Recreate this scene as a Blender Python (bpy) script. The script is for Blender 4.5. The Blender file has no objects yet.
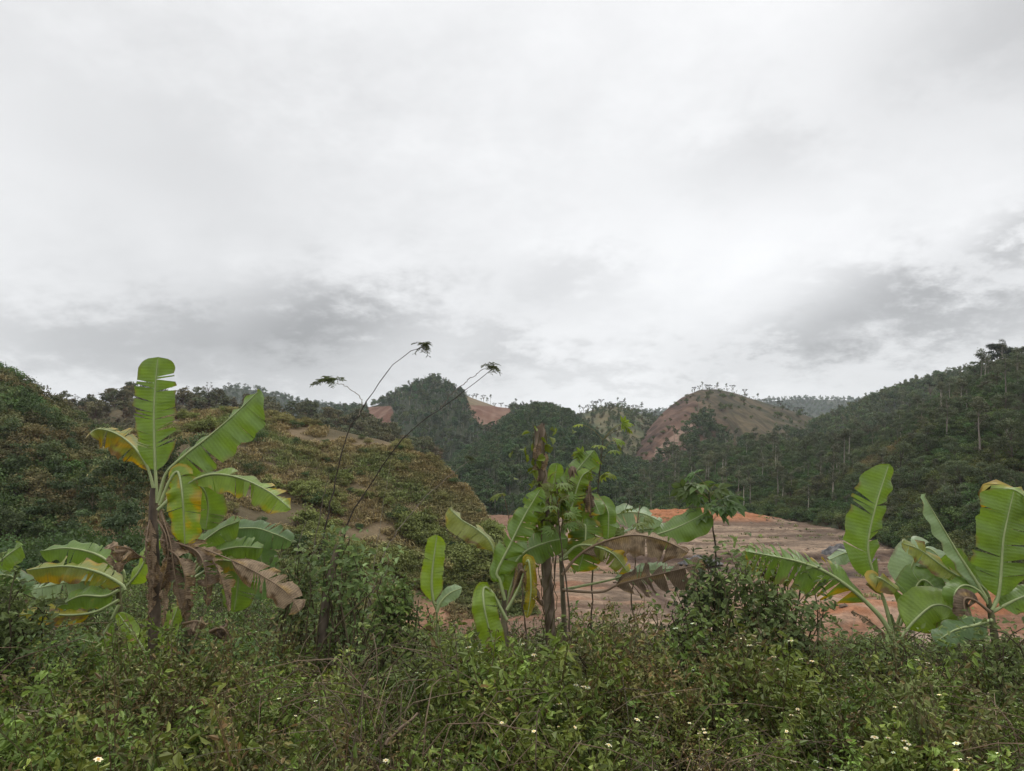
import bpy, math
import numpy as np
from mathutils import Vector

C = bpy.context.scene.collection
SC = bpy.context.scene
R = math.radians
# ------------------------------------------------------------------ camera
CAM = np.array([0.0, 0.0, 2.3]); PITCH = R(6.6); F = 731.0
cd = bpy.data.cameras.new('camera'); cam = bpy.data.objects.new('camera', cd); C.objects.link(cam)
cam.location = CAM; cam.rotation_euler = (R(90) + PITCH, 0, 0)
cd.sensor_width = 36; cd.lens = F / 1024 * 36; cd.clip_start = 0.05; cd.clip_end = 6000
SC.camera = cam
# ------------------------------------------------------------------ sky and sun (overcast)
W = bpy.data.worlds.new('World'); SC.world = W; W.use_nodes = True
wt = W.node_tree; wt.nodes.clear()
SUN_EL, SUN_AZ = R(52), R(35)          # azimuth from +Y (view direction) towards +X


def build_world():
    n, l = wt.nodes, wt.links
    out = n.new('ShaderNodeOutputWorld'); bg = n.new('ShaderNodeBackground'); bg.inputs[1].default_value = 0.1
    l.new(bg.outputs[0], out.inputs[0])
    sky = n.new('ShaderNodeTexSky'); sky.sky_type = 'NISHITA'; sky.sun_disc = False
    sky.sun_elevation = SUN_EL; sky.sun_rotation = SUN_AZ
    skys = n.new('ShaderNodeMix'); skys.data_type = 'RGBA'; skys.blend_type = 'MULTIPLY'; skys.inputs[0].default_value = 1
    l.new(sky.outputs[0], skys.inputs[6]); skys.inputs[7].default_value = (1, 1, 1, 1)
    tc = n.new('ShaderNodeTexCoord'); sep = n.new('ShaderNodeSeparateXYZ'); l.new(tc.outputs['Generated'], sep.inputs[0])

    def M(op, a, b=None, c=None, clamp=False):
        m = n.new('ShaderNodeMath'); m.operation = op; m.use_clamp = clamp
        for i, v in enumerate((a, b, c)):
            if v is None: continue
            if isinstance(v, (int, float)): m.inputs[i].default_value = v
            else: l.new(v, m.inputs[i])
        return m.outputs[0]
    zc = M('MAXIMUM', sep.outputs[2], 0.0); den = M('ADD', zc, 0.34)
    cx = M('DIVIDE', sep.outputs[0], den); cy = M('DIVIDE', sep.outputs[1], den)
    cmb = n.new('ShaderNodeCombineXYZ'); l.new(cx, cmb.inputs[0]); l.new(cy, cmb.inputs[1])

    def noise(scale, detail, rough, off, dist=0.0):
        mp = n.new('ShaderNodeMapping'); mp.inputs['Location'].default_value = off; l.new(cmb.outputs[0], mp.inputs[0])
        t = n.new('ShaderNodeTexNoise'); t.inputs['Scale'].default_value = scale; t.inputs['Detail'].default_value = detail
        t.inputs['Roughness'].default_value = rough; t.inputs['Distortion'].default_value = dist; l.new(mp.outputs[0], t.inputs['Vector'])
        return t.outputs[0]
    big = noise(1.0, 3, 0.5, (3.1, 1.7, 0)); mid = noise(3.2, 7, 0.55, (7.3, 2.2, 0.5), 0.3); fine = noise(11.0, 7, 0.62, (1.3, 9.2, 2.5))
    # individual darker cloud banks hanging over the hills: (azimuth deg, elevation deg, width, height, amount)
    az = M('ARCTAN2', sep.outputs[0], sep.outputs[1]); el = M('ARCSINE', sep.outputs[2])
    wob = M('MULTIPLY_ADD', fine, 0.26, -0.13); wob2 = M('MULTIPLY_ADD', mid, 0.20, -0.10)
    azw = M('ADD', az, M('ADD', wob, wob2)); elw = M('ADD', el, M('MULTIPLY', M('ADD', wob, wob2), 0.55))
    dark = None
    for a, e, w, h, k in CLOUDS:
        u = M('DIVIDE', M('SUBTRACT', azw, R(a)), R(w)); v = M('DIVIDE', M('SUBTRACT', elw, R(e)), R(h))
        q = M('ADD', M('MULTIPLY', u, u), M('MULTIPLY', v, v))
        g = M('MULTIPLY', M('EXPONENT', M('MULTIPLY', q, -1.0)), k)
        dark = g if dark is None else M('ADD', dark, g)
    tex = M('ADD', M('MULTIPLY', M('SUBTRACT', big, 0.5), 0.75), M('ADD', M('MULTIPLY', M('SUBTRACT', mid, 0.5), 0.26), M('MULTIPLY', M('SUBTRACT', fine, 0.5), 0.20)))
    val = M('SUBTRACT', M('ADD', SKY_BASE, M('MULTIPLY', tex, SKY_VAR)), M('MULTIPLY', dark, M('ADD', 0.6, M('ADD', M('MULTIPLY', mid, 0.5), M('MULTIPLY', fine, 0.3)))))
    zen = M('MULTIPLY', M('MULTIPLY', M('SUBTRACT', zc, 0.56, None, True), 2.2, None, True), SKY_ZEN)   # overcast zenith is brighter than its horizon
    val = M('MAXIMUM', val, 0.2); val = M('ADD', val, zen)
    hsv = n.new('ShaderNodeMix'); hsv.data_type = 'RGBA'; hsv.blend_type = 'MULTIPLY'; hsv.inputs[0].default_value = 1
    cc = n.new('ShaderNodeCombineColor'); [l.new(val, cc.inputs[i]) for i in range(3)]
    l.new(cc.outputs[0], hsv.inputs[6]); hsv.inputs[7].default_value = (9.96, 10.0, 10.06, 1)
    mx = n.new('ShaderNodeMix'); mx.data_type = 'RGBA'; mx.inputs[0].default_value = 0.95
    l.new(skys.outputs[2], mx.inputs[6]); l.new(hsv.outputs[2], mx.inputs[7]); l.new(mx.outputs[2], bg.inputs[0])


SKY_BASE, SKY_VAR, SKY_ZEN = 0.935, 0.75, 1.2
CLOUDS = [(-14.5, 11.0, 7.5, 3.0, 0.42), (-24, 9.0, 7, 2.0, 0.22), (-33, 8.2, 7, 2.6, 0.22), (27, 11.4, 6.0, 2.3, 0.40), (20.5, 9.3, 5, 1.6, 0.30), (33, 9.5, 7, 2.2, 0.30), (36.5, 14.8, 3.5, 1.5, 0.35),
          (-1, 9.3, 5, 1.8, 0.18), (5, 8.2, 6, 1.4, 0.14), (12, 6.8, 9, 1.2, 0.16), (-20, 6.5, 14, 1.4, 0.14), (36, 27, 8, 4.0, 0.20), (-25, 24, 15, 6, 0.10), (18, 22, 7, 3, 0.10), (4, 15, 4, 2.2, 0.12)]
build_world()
sd = bpy.data.lights.new('sun', 'SUN'); sd.energy = 0.9; sd.angle = R(18); sd.color = (1, 0.96, 0.9)
so = bpy.data.objects.new('sun', sd); C.objects.link(so)
sv = Vector((math.cos(SUN_EL) * math.sin(SUN_AZ), math.cos(SUN_EL) * math.cos(SUN_AZ), math.sin(SUN_EL)))
so.rotation_euler = sv.to_track_quat('Z', 'Y').to_euler(); so.location = (0, 0, 60)
vs = SC.view_settings; vs.view_transform = 'Standard'; vs.look = 'None'; vs.exposure = 0.0; vs.gamma = 1; vs.use_curve_mapping = False
SC.cycles.max_bounces = 6; SC.cycles.diffuse_bounces = 3; SC.cycles.glossy_bounces = 2; SC.cycles.transmission_bounces = 3
SC.cycles.volume_bounces = 1; SC.cycles.use_denoising = True
SC.cycles.caustics_reflective = False; SC.cycles.caustics_refractive = False

# ------------------------------------------------------------------ helpers
fwd = np.array([0, math.cos(PITCH), math.sin(PITCH)]); upv = np.array([0, -math.sin(PITCH), math.cos(PITCH)])


def at(px, py, Y):
    """world point seen at pixel (px, py) whose distance ahead (world y) is Y"""
    d = fwd + upv * (385.5 - py) / F + np.array([1.0, 0, 0]) * (px - 512) / F
    return CAM + d * (Y / d[1])


def proj(P):
    q = P - CAM; z = q @ fwd
    return 512 + F * q[..., 0] / z, 385.5 - F * (q @ upv) / z


def hsh(ix, iy, s):
    h = (ix.astype(np.int64) * 374761393 + iy.astype(np.int64) * 668265263 + s * 1274126177) & 0xffffffff
    h = ((h ^ (h >> 13)) * 1274126177) & 0xffffffff
    return ((h ^ (h >> 16)) & 0xffff) / 65535.0


def vnoise(x, y, s=0):
    x = np.asarray(x, float); y = np.asarray(y, float)
    ix = np.floor(x); iy = np.floor(y); fx = x - ix; fy = y - iy
    fx = fx * fx * (3 - 2 * fx); fy = fy * fy * (3 - 2 * fy)
    a = hsh(ix, iy, s); b = hsh(ix + 1, iy, s); c = hsh(ix, iy + 1, s); d = hsh(ix + 1, iy + 1, s)
    return (a * (1 - fx) + b * fx) * (1 - fy) + (c * (1 - fx) + d * fx) * fy


def fbm(x, y, s=0, o=4):
    r = 0; a = 0.5; t = 0
    for i in range(o):
        r = r + a * vnoise(np.asarray(x) * 2 ** i, np.asarray(y) * 2 ** i, s + i * 17); t += a; a *= 0.5
    return r / t - 0.5


def sst(a, b, x):
    t = np.clip((np.asarray(x) - a) / (b - a), 0, 1); return t * t * (3 - 2 * t)


def nrm(v):
    v = np.asarray(v, float); return v / np.maximum(np.linalg.norm(v, axis=-1, keepdims=True), 1e-9)


class QB:
    """collects quad arrays with colours"""
    def __init__(s): s.v = []; s.q = []; s.c = []; s.u = []; s.n = 0
    def add(s, V, Q, col, uv=None):
        V = np.asarray(V, float).reshape(-1, 3); col = np.broadcast_to(np.asarray(col, float), (len(V), 3))
        s.v.append(V); s.q.append(np.asarray(Q, np.int64).reshape(-1, 4) + s.n); s.c.append(col)
        s.u.append(np.zeros((len(V), 2)) if uv is None else uv); s.n += len(V)
    def arrays(s): return np.concatenate(s.v), np.concatenate(s.q), np.concatenate(s.c), np.concatenate(s.u)
    def build(s, name, mat, parent=None, smooth=True, loc=None):
        V, Q, Cc, U = s.arrays(); return mesh(name, V, Q, Cc, mat, parent, U, smooth, loc)


def mesh(name, V, Q, col, mat, parent=None, uv=None, smooth=True, loc=None):
    me = bpy.data.meshes.new(name); V = np.asarray(V, np.float32).reshape(-1, 3)
    if loc is not None: V = V - np.asarray(loc, np.float32)
    Q = np.asarray(Q, np.int32).reshape(-1, 4); nq = len(Q)
    me.vertices.add(len(V)); me.vertices.foreach_set('co', V.ravel())
    me.loops.add(nq * 4); me.loops.foreach_set('vertex_index', Q.ravel())
    me.polygons.add(nq); me.polygons.foreach_set('loop_start', np.arange(0, nq * 4, 4, dtype=np.int32))
    me.polygons.foreach_set('loop_total', np.full(nq, 4, np.int32))
    me.polygons.foreach_set('use_smooth', np.full(nq, smooth))
    a = me.color_attributes.new('col', 'FLOAT_COLOR', 'POINT')
    cc = np.ones((len(V), 4), np.float32); cc[:, :3] = np.broadcast_to(col, (len(V), 3)); a.data.foreach_set('color', cc.ravel())
    if uv is not None:
        ul = me.uv_layers.new(name='UVMap'); ul.data.foreach_set('uv', np.asarray(uv, np.float32)[Q.ravel()].ravel())
    me.materials.append(mat); me.update(calc_edges=True)
    o = bpy.data.objects.new(name, me); C.objects.link(o)
    if parent is not None: o.parent = parent
    if loc is not None: o.location = loc
    return o


def tag(o, label, cat=None, group=None, kind=None):
    if label: o['label'] = label
    if cat: o['category'] = cat
    if group: o['group'] = group
    if kind: o['kind'] = kind
    return o


def empty(name, loc, label, cat, group=None):
    o = bpy.data.objects.new(name, None); C.objects.link(o); o.location = loc; o.empty_display_size = 0.2
    return tag(o, label, cat, group)


def copy_tree(o, parent=None):
    c = o.copy(); C.objects.link(c)
    if parent is not None: c.parent = parent
    for ch in list(o.children): copy_tree(ch, c)
    return c


def spline(P, n):
    """Catmull-Rom through points"""
    P = np.asarray(P, float); m = len(P)
    if m == 2: return P[0] + (P[1] - P[0]) * np.linspace(0, 1, n)[:, None]
    E = np.vstack([2 * P[0] - P[1], P, 2 * P[-1] - P[-2]])
    d = np.r_[0, np.cumsum(np.linalg.norm(np.diff(P, axis=0), axis=1))]; d /= d[-1]
    t = np.linspace(0, 1, n); i = np.clip(np.searchsorted(d, t, 'right') - 1, 0, m - 2)
    u = ((t - d[i]) / np.maximum(d[i + 1] - d[i], 1e-9))[:, None]
    a, b, c, e = E[i], E[i + 1], E[i + 2], E[i + 3]
    return 0.5 * (2 * b + (c - a) * u + (2 * a - 5 * b + 4 * c - e) * u ** 2 + (3 * b - a - 3 * c + e) * u ** 3)


def tube(P, r, k=6, rough=0.0, seed=0):
    P = np.asarray(P, float); n = len(P); r = np.broadcast_to(np.asarray(r, float), (n,))
    T = nrm(np.gradient(P, axis=0)); ref = np.array([0.3, -0.9, 0.2]) if abs(T[:, 2]).mean() > 0.6 else np.array([0, 0, 1.0])
    A = nrm(np.cross(T, ref)); B = np.cross(T, A)
    an = np.linspace(0, 2 * math.pi, k, endpoint=False)
    rr = r[:, None] * np.ones(k)
    if rough: rr = rr * (1 + rough * (np.random.default_rng(seed).random((n, k)) - 0.5) * 2)
    V = P[:, None] + A[:, None] * (np.cos(an) * rr)[..., None] + B[:, None] * (np.sin(an) * rr)[..., None]
    i = np.arange(n - 1)[:, None]; j = np.arange(k)[None]; j2 = (j + 1) % k
    Q = np.stack([i * k + j, i * k + j2, (i + 1) * k + j2, (i + 1) * k + j], -1).reshape(-1, 4)
    V = V.reshape(-1, 3)
    return V, Q


def leaf6(Cn, D, N, L, Wd, fold=0.25):
    """folded pointed leaves: base Cn, direction D, normal N"""
    D = nrm(D); S = nrm(np.cross(N, D)); N = np.cross(D, S)
    L = np.broadcast_to(np.asarray(L, float), (len(Cn),))[:, None]; Wd = np.broadcast_to(np.asarray(Wd, float), (len(Cn),))[:, None]
    up = N * Wd * fold
    V = np.stack([Cn, Cn + D * L * .28 + S * Wd * .46 + up, Cn + D * L * .68 + S * Wd * .34 + up * .7, Cn + D * L - N * L * .12,
                  Cn + D * L * .68 - S * Wd * .34 + up * .7, Cn + D * L * .28 - S * Wd * .46 + up], 1)
    b = np.arange(len(Cn))[:, None] * 6
    Q = np.stack([b + [0, 1, 2, 3], b + [0, 3, 4, 5]], 1).reshape(-1, 4)
    return V.reshape(-1, 3), Q


def rhomb(Cn, D, N, L, Wd):
    D = nrm(D); S = nrm(np.cross(N, D)); L = np.broadcast_to(L, (len(Cn),))[:, None]; Wd = np.broadcast_to(Wd, (len(Cn),))[:, None]
    V = np.stack([Cn - D * L * .5, Cn + S * Wd * .5, Cn + D * L * .5, Cn - S * Wd * .5], 1)
    return V.reshape(-1, 3), np.arange(len(Cn) * 4).reshape(-1, 4)


def rdir(rng, n): return nrm(rng.normal(size=(n, 3)))


NT = {}


def stuff_nodes(col_):
    """geometry nodes: one of the plants in col_ on every point of the mesh, turned, scaled and tinted"""
    g = bpy.data.node_groups.new('scatter_plants', 'GeometryNodeTree'); n, l = g.nodes, g.links
    g.interface.new_socket('Geometry', in_out='INPUT', socket_type='NodeSocketGeometry'); g.interface.new_socket('Geometry', in_out='OUTPUT', socket_type='NodeSocketGeometry')
    gi, go = n.new('NodeGroupInput'), n.new('NodeGroupOutput'); ip = n.new('GeometryNodeInstanceOnPoints'); ci = n.new('GeometryNodeCollectionInfo')
    ci.inputs[0].default_value = col_; ci.inputs['Separate Children'].default_value = True; ci.inputs['Reset Children'].default_value = True; ip.inputs['Pick Instance'].default_value = True

    def na(nm, ty):
        a = n.new('GeometryNodeInputNamedAttribute'); a.data_type = ty; a.inputs['Name'].default_value = nm; return [o for o in a.outputs if o.enabled and o.name == 'Attribute'][0]
    l.new(gi.outputs[0], ip.inputs['Points']); l.new(ci.outputs[0], ip.inputs['Instance']); l.new(na('pick', 'INT'), ip.inputs['Instance Index'])
    er = n.new('FunctionNodeEulerToRotation'); l.new(na('rot', 'FLOAT_VECTOR'), er.inputs[0]); l.new(er.outputs[0], ip.inputs['Rotation']); l.new(na('scl', 'FLOAT_VECTOR'), ip.inputs['Scale']); l.new(ip.outputs[0], go.inputs[0])
    return g


def scatter(name, tm, pos, yaw, sc, tint, mat, tilt=None, rng=None):
    """one stuff object: many copies of a few plant meshes tm = [(V, Q, colours)]"""
    rng = rng or np.random.default_rng(1); key = tuple(id(t) for t in tm) + (mat.name,)
    if key not in NT:
        co = bpy.data.collections.new(name + '_kinds')
        for (V, Q, Cc) in tm:
            o = mesh(name + '_plant', V, Q, Cc, mat, None, None, False); C.objects.unlink(o); co.objects.link(o)
        NT[key] = (stuff_nodes(co), tm)
    N = len(pos); me = bpy.data.meshes.new(name); me.vertices.add(N); me.vertices.foreach_set('co', np.asarray(pos, np.float32).ravel())

    def at_(nm, ty, fld, a, dt=np.float32): me.attributes.new(nm, ty, 'POINT').data.foreach_set(fld, np.ascontiguousarray(a, dt).ravel())
    rot = np.zeros((N, 3)); rot[:, 2] = yaw
    if tilt is not None: rot[:, :2] = tilt
    at_('rot', 'FLOAT_VECTOR', 'vector', rot); at_('scl', 'FLOAT_VECTOR', 'vector', np.repeat(np.asarray(sc)[:, None], 3, 1) * (1 + np.array([0, 0, 1]) * (rng.random((N, 1)) - .5) * .5)); at_('tint', 'FLOAT_VECTOR', 'vector', tint); at_('pick', 'INT', 'value', rng.integers(0, len(tm), N), np.int32)
    o = bpy.data.objects.new(name, me); C.objects.link(o); m = o.modifiers.new('scatter', 'NODES'); m.node_group = NT[key][0]; o['kind'] = 'stuff'
    return o


# ------------------------------------------------------------------ materials
def newmat(name):
    m = bpy.data.materials.new(name); m.use_nodes = True; t = m.node_tree; t.nodes.clear()
    o = t.nodes.new('ShaderNodeOutputMaterial'); return m, t, o


def colour_chain(t, amp, scale, rnd, detail=5, vec='Object', tinted=False):
    """attribute colour x noise x per-object variation"""
    n, l = t.nodes, t.links
    at_ = n.new('ShaderNodeAttribute'); at_.attribute_name = 'col'
    tc = n.new('ShaderNodeTexCoord'); nz = n.new('ShaderNodeTexNoise'); nz.inputs['Scale'].default_value = scale; nz.inputs['Detail'].default_value = detail
    nz.inputs['Roughness'].default_value = 0.65; l.new(tc.outputs[vec], nz.inputs['Vector'])
    mr = n.new('ShaderNodeMapRange'); mr.inputs[1].default_value = 0.25; mr.inputs[2].default_value = 0.75; mr.inputs[3].default_value = 1 - amp; mr.inputs[4].default_value = 1 + amp
    l.new(nz.outputs[0], mr.inputs[0])
    hs = n.new('ShaderNodeHueSaturation')
    if tinted:
        ai = n.new('ShaderNodeAttribute'); ai.attribute_type = 'INSTANCER'; ai.attribute_name = 'tint'; tm = n.new('ShaderNodeMix'); tm.data_type = 'RGBA'; tm.blend_type = 'MULTIPLY'; tm.inputs[0].default_value = 1
        l.new(at_.outputs['Color'], tm.inputs[6]); l.new(ai.outputs['Color'], tm.inputs[7]); l.new(tm.outputs[2], hs.inputs['Color'])
    else: l.new(at_.outputs['Color'], hs.inputs['Color'])
    if rnd:
        oi = n.new('ShaderNodeObjectInfo')
        m2 = n.new('ShaderNodeMapRange'); m2.inputs[3].default_value = 1 - rnd; m2.inputs[4].default_value = 1 + rnd; l.new(oi.outputs['Random'], m2.inputs[0])
        mm = n.new('ShaderNodeMath'); mm.operation = 'MULTIPLY'; l.new(m2.outputs[0], mm.inputs[0]); l.new(mr.outputs[0], mm.inputs[1]); l.new(mm.outputs[0], hs.inputs['Value'])
        fr = n.new('ShaderNodeMath'); fr.operation = 'MULTIPLY'; fr.inputs[1].default_value = 7.31; l.new(oi.outputs['Random'], fr.inputs[0])
        f2 = n.new('ShaderNodeMath'); f2.operation = 'FRACT'; l.new(fr.outputs[0], f2.inputs[0])
        m3 = n.new('ShaderNodeMapRange'); m3.inputs[3].default_value = 0.478; m3.inputs[4].default_value = 0.515; l.new(f2.outputs[0], m3.inputs[0]); l.new(m3.outputs[0], hs.inputs['Hue'])
    else: l.new(mr.outputs[0], hs.inputs['Value'])
    return hs.outputs[0], nz.outputs[0]


def foliage(name, trans=0.3, rough=0.5, spec=0.3, amp=0.2, scale=6.0, rnd=0.0, tinted=False):
    m, t, o = newmat(name); n, l = t.nodes, t.links
    col, _ = colour_chain(t, amp, scale, rnd, 5, 'Object', tinted)
    p = n.new('ShaderNodeBsdfPrincipled'); p.inputs['Roughness'].default_value = rough; p.inputs['Specular IOR Level'].default_value = spec
    l.new(col, p.inputs['Base Color'])
    if trans:
        tr = n.new('ShaderNodeBsdfTranslucent'); hv = n.new('ShaderNodeHueSaturation'); hv.inputs['Hue'].default_value = 0.49; hv.inputs['Saturation'].default_value = 1.15; hv.inputs['Value'].default_value = 1.3
        l.new(col, hv.inputs['Color']); l.new(hv.outputs[0], tr.inputs[0])
        mx = n.new('ShaderNodeMixShader'); mx.inputs[0].default_value = trans; l.new(p.outputs[0], mx.inputs[1]); l.new(tr.outputs[0], mx.inputs[2]); l.new(mx.outputs[0], o.inputs[0])
    else: l.new(p.outputs[0], o.inputs[0])
    return m


def soil(name, amp=0.25, scale=1.0, bump=0.3, rough=0.95):
    m, t, o = newmat(name); n, l = t.nodes, t.links
    col, nz = colour_chain(t, amp, scale, 0, 8)
    p = n.new('ShaderNodeBsdfPrincipled'); p.inputs['Roughness'].default_value = rough; p.inputs['Specular IOR Level'].default_value = 0.15
    l.new(col, p.inputs['Base Color']); b = n.new('ShaderNodeBump'); b.inputs['Strength'].default_value = bump; b.inputs['Distance'].default_value = 0.3 / scale
    l.new(nz, b.inputs['Height']); l.new(b.outputs[0], p.inputs['Normal']); l.new(p.outputs[0], o.inputs[0])
    return m


def banana_mat(name, trans, rough, dry=False):
    m, t, o = newmat(name); n, l = t.nodes, t.links
    col, nz = colour_chain(t, 0.16 if not dry else 0.45, 7.0 if not dry else 14.0, 0)
    uv = n.new('ShaderNodeUVMap'); wv = n.new('ShaderNodeTexWave'); wv.wave_type = 'BANDS'; wv.bands_direction = 'X'
    wv.inputs['Scale'].default_value = 9.0 if not dry else 14; wv.inputs['Distortion'].default_value = 3.0; wv.inputs['Detail'].default_value = 3; wv.inputs['Detail Scale'].default_value = 1.5
    l.new(uv.outputs[0], wv.inputs['Vector'])
    mr = n.new('ShaderNodeMapRange'); mr.inputs[3].default_value = 0.95 if not dry else 0.8; mr.inputs[4].default_value = 1.04 if not dry else 1.12; l.new(wv.outputs['Fac'], mr.inputs[0])
    mu = n.new('ShaderNodeMix'); mu.data_type = 'RGBA'; mu.blend_type = 'MULTIPLY'; mu.inputs[0].default_value = 1; l.new(col, mu.inputs[6]); l.new(mr.outputs[0], mu.inputs[7])
    p = n.new('ShaderNodeBsdfPrincipled'); p.inputs['Roughness'].default_value = rough; p.inputs['Specular IOR Level'].default_value = 0.42 if not dry else 0.15
    l.new(mu.outputs[2], p.inputs['Base Color'])
    bp = n.new('ShaderNodeBump'); bp.inputs['Strength'].default_value = 0.22; bp.inputs['Distance'].default_value = 0.01; l.new(wv.outputs['Fac'], bp.inputs['Height']); l.new(bp.outputs[0], p.inputs['Normal'])
    tr = n.new('ShaderNodeBsdfTranslucent'); hv = n.new('ShaderNodeHueSaturation'); hv.inputs['Hue'].default_value = 0.485 if not dry else 0.5; hv.inputs['Saturation'].default_value = 1.15; hv.inputs['Value'].default_value = 1.7
    l.new(mu.outputs[2], hv.inputs['Color']); l.new(hv.outputs[0], tr.inputs[0])
    mx = n.new('ShaderNodeMixShader'); mx.inputs[0].default_value = trans; l.new(p.outputs[0], mx.inputs[1]); l.new(tr.outputs[0], mx.inputs[2]); l.new(mx.outputs[0], o.inputs[0])
    return m


M_SOIL = soil('hill_soil', 0.3, 0.35, 0.5)
M_SITE = soil('bare_earth', 0.42, 2.2, 0.9)
M_GRAVEL = soil('gravel', 0.5, 6.0, 0.8)
M_TREE = foliage('tree_leaves', 0.25, 0.6, 0.2, 0.25, 0.6, 0.28)
M_WOOD = foliage('forest_leaves', 0.2, 0.7, 0.15, 0.3, 0.6, 0, True)
M_SCRUB = foliage('scrub_leaves', 0.2, 0.7, 0.15, 0.3, 2.0, 0, True)
M_SHRUB = foliage('shrub_leaves', 0.35, 0.5, 0.25, 0.25, 1.5, 0.2)
M_WEED = foliage('weed_leaves', 0.12, 0.5, 0.25, 0.3, 4.0, 0, True)
M_BARK = foliage('bark', 0, 0.9, 0.1, 0.35, 6.0, 0.4)
M_STEM = foliage('pseudostem_sheath', 0, 0.6, 0.3, 0.5, 9.0, 0)
M_BAN = banana_mat('banana_blade', 0.36, 0.36)
M_DRY = banana_mat('dry_banana_blade', 0.25, 0.85, True)
M_RIB = foliage('banana_midrib', 0.1, 0.4, 0.4, 0.15, 8.0, 0)


# ------------------------------------------------------------------ ground
def zg(x, y):
    x = np.asarray(x, float); y = np.asarray(y, float)
    a = np.interp(y, [0, 6, 9, 12, 18, 30, 42, 200], [0, 0, -.35, -1.2, -2.9, -5.9, -8.7, -9.4])
    b = np.interp(y, [0, 6, 9, 14, 20, 30, 45, 70, 200], [0, 0, -.3, -.9, -1.7, -2.8, -4.5, -6.3, -7.6])
    w = sst(-0.12, -0.4, x / np.maximum(y, 1)) * sst(8, 14, y)
    return a * (1 - w) + b * w + 0.25 * fbm(x / 2.5, y / 2.5, 5) * sst(0, 5, y + 3)


def grid_quads(n, m):
    i = np.arange(n - 1)[:, None] * m; j = np.arange(m - 1)[None]
    return np.stack([i + j, i + m + j, i + m + j + 1, i + j + 1], -1).reshape(-1, 4)


def ground():
    r = np.r_[0.4, np.geomspace(1, 60, 120), np.geomspace(64, 1600, 40)]; th = np.linspace(0, 2 * math.pi, 241)
    rr, tt = np.meshgrid(r, th, indexing='ij'); x = rr * np.sin(tt); y = rr * np.cos(tt); z = zg(x, y)
    V = np.stack([x, y, z], -1); n = fbm(x / 3, y / 3, 9)[..., None]
    col = np.array([.07, .055, .03]) * (1 + n) + sst(60, 120, rr)[..., None] * np.array([-.03, 0.0, 0]) + (sst(13, 20, rr) * sst(90, 60, rr) * sst(-.2, -.1, x / np.maximum(rr, 1)) * (y > 0))[..., None] * np.array([.14, .065, .035])
    tag(mesh('ground', V, grid_quads(*rr.shape), col.reshape(-1, 3), M_SITE), None, None, None, 'structure')


ground()


# ------------------------------------------------------------------ hills: a ridge line and a foot line, front slope and back slope
class Hill:
    def __init__(s, name, ridge, foot, nt=220, nv=70, amp=1.0, nscale=20, e=0.5, seed=0, back=0.7, kind='structure'):
        def line(pts, n):
            pts = [tuple(p) for p in pts]
            P = np.array([at(p[0], p[1], p[2]) for p in pts]); u = np.array([p[0] for p in pts], float); u = (u - u[0]) / (u[-1] - u[0])
            t = np.linspace(0, 1, n); Q = np.stack([np.interp(t, u, P[:, k]) for k in range(3)], 1)
            k = max(1, n // 130); ker = np.ones(2 * k + 1) / (2 * k + 1); Qp = np.pad(Q, ((k, k), (0, 0)), 'edge')
            return np.stack([np.convolve(Qp[:, c], ker, 'valid') for c in range(3)], 1)
        Rg, Ft = line(ridge, nt), line(foot, nt)
        vb = int(nv * back * .6); v = np.r_[np.linspace(0, 1, nv), np.linspace(1, 1 + back, vb)[1:]]
        vv = v[None, :, None]; P = Ft[:, None] + (Rg - Ft)[:, None] * vv
        g = np.where(v <= 1, e * v + (1 - e) * np.sin(np.clip(v, 0, 1) * math.pi / 2), 1 - (v - 1) * 1.1 - 1.2 * (v - 1) ** 2)
        P[..., 2] = Ft[:, None, 2] + (Rg - Ft)[:, None, 2] * g[None]
        tap = 0.25 + 0.75 * np.sin(np.clip(v, 0, 1) * math.pi)[None]
        P[..., 2] += amp * 2 * fbm(P[..., 0] / nscale, P[..., 1] / nscale, seed) * tap
        s.P = P; s.v = v; s.nv = nv; s.nt = nt; s.name = name; s.v2 = np.broadcast_to(v[None], P.shape[:2]); s.t2 = np.broadcast_to(np.linspace(0, 1, nt)[:, None], P.shape[:2])

    def build(s, col, mat=None):
        Q = grid_quads(*s.P.shape[:2])[:, ::-1]
        return tag(mesh(s.name, s.P, Q, np.asarray(col).reshape(-1, 3), mat or M_SOIL), None, None, None, 'structure')

    def sample(s, t, v):
        i = np.clip(t * (s.nt - 1), 0, s.nt - 1.001); j = np.clip(v * (s.nv - 1), 0, s.P.shape[1] - 1.001)
        i0 = i.astype(int); j0 = j.astype(int); a = (i - i0)[:, None]; b = (j - j0)[:, None]; P = s.P
        return (P[i0, j0] * (1 - a) + P[i0 + 1, j0] * a) * (1 - b) + (P[i0, j0 + 1] * (1 - a) + P[i0 + 1, j0 + 1] * a) * b

    def rand(s, n, rng, v0=0, v1=1.0):
        """uniform by area"""
        t = rng.random(n * 3); v = v0 + (v1 - v0) * rng.random(n * 3); P = s.sample(t, v); w = np.linalg.norm(s.sample(np.clip(t, 0, .99), v) - s.sample(np.clip(t, 0, .99) + .01, v), axis=1)
        k = rng.random(n * 3) < w / w.max(); return P[k][:n], t[k][:n], v[k][:n]


def zone(P, pts):
    """inside test of a patch of hillside given its outline"""
    X, Y = proj(P); ins = np.zeros(X.shape, bool); n = len(pts)
    for i in range(n):
        x1, y1 = pts[i]; x2, y2 = pts[(i + 1) % n]
        c = ((y1 > Y) != (y2 > Y)) & (X < (x2 - x1) * (Y - y1) / ((y2 - y1) if y2 != y1 else 1e-9) + x1); ins ^= c
    return ins


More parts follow.
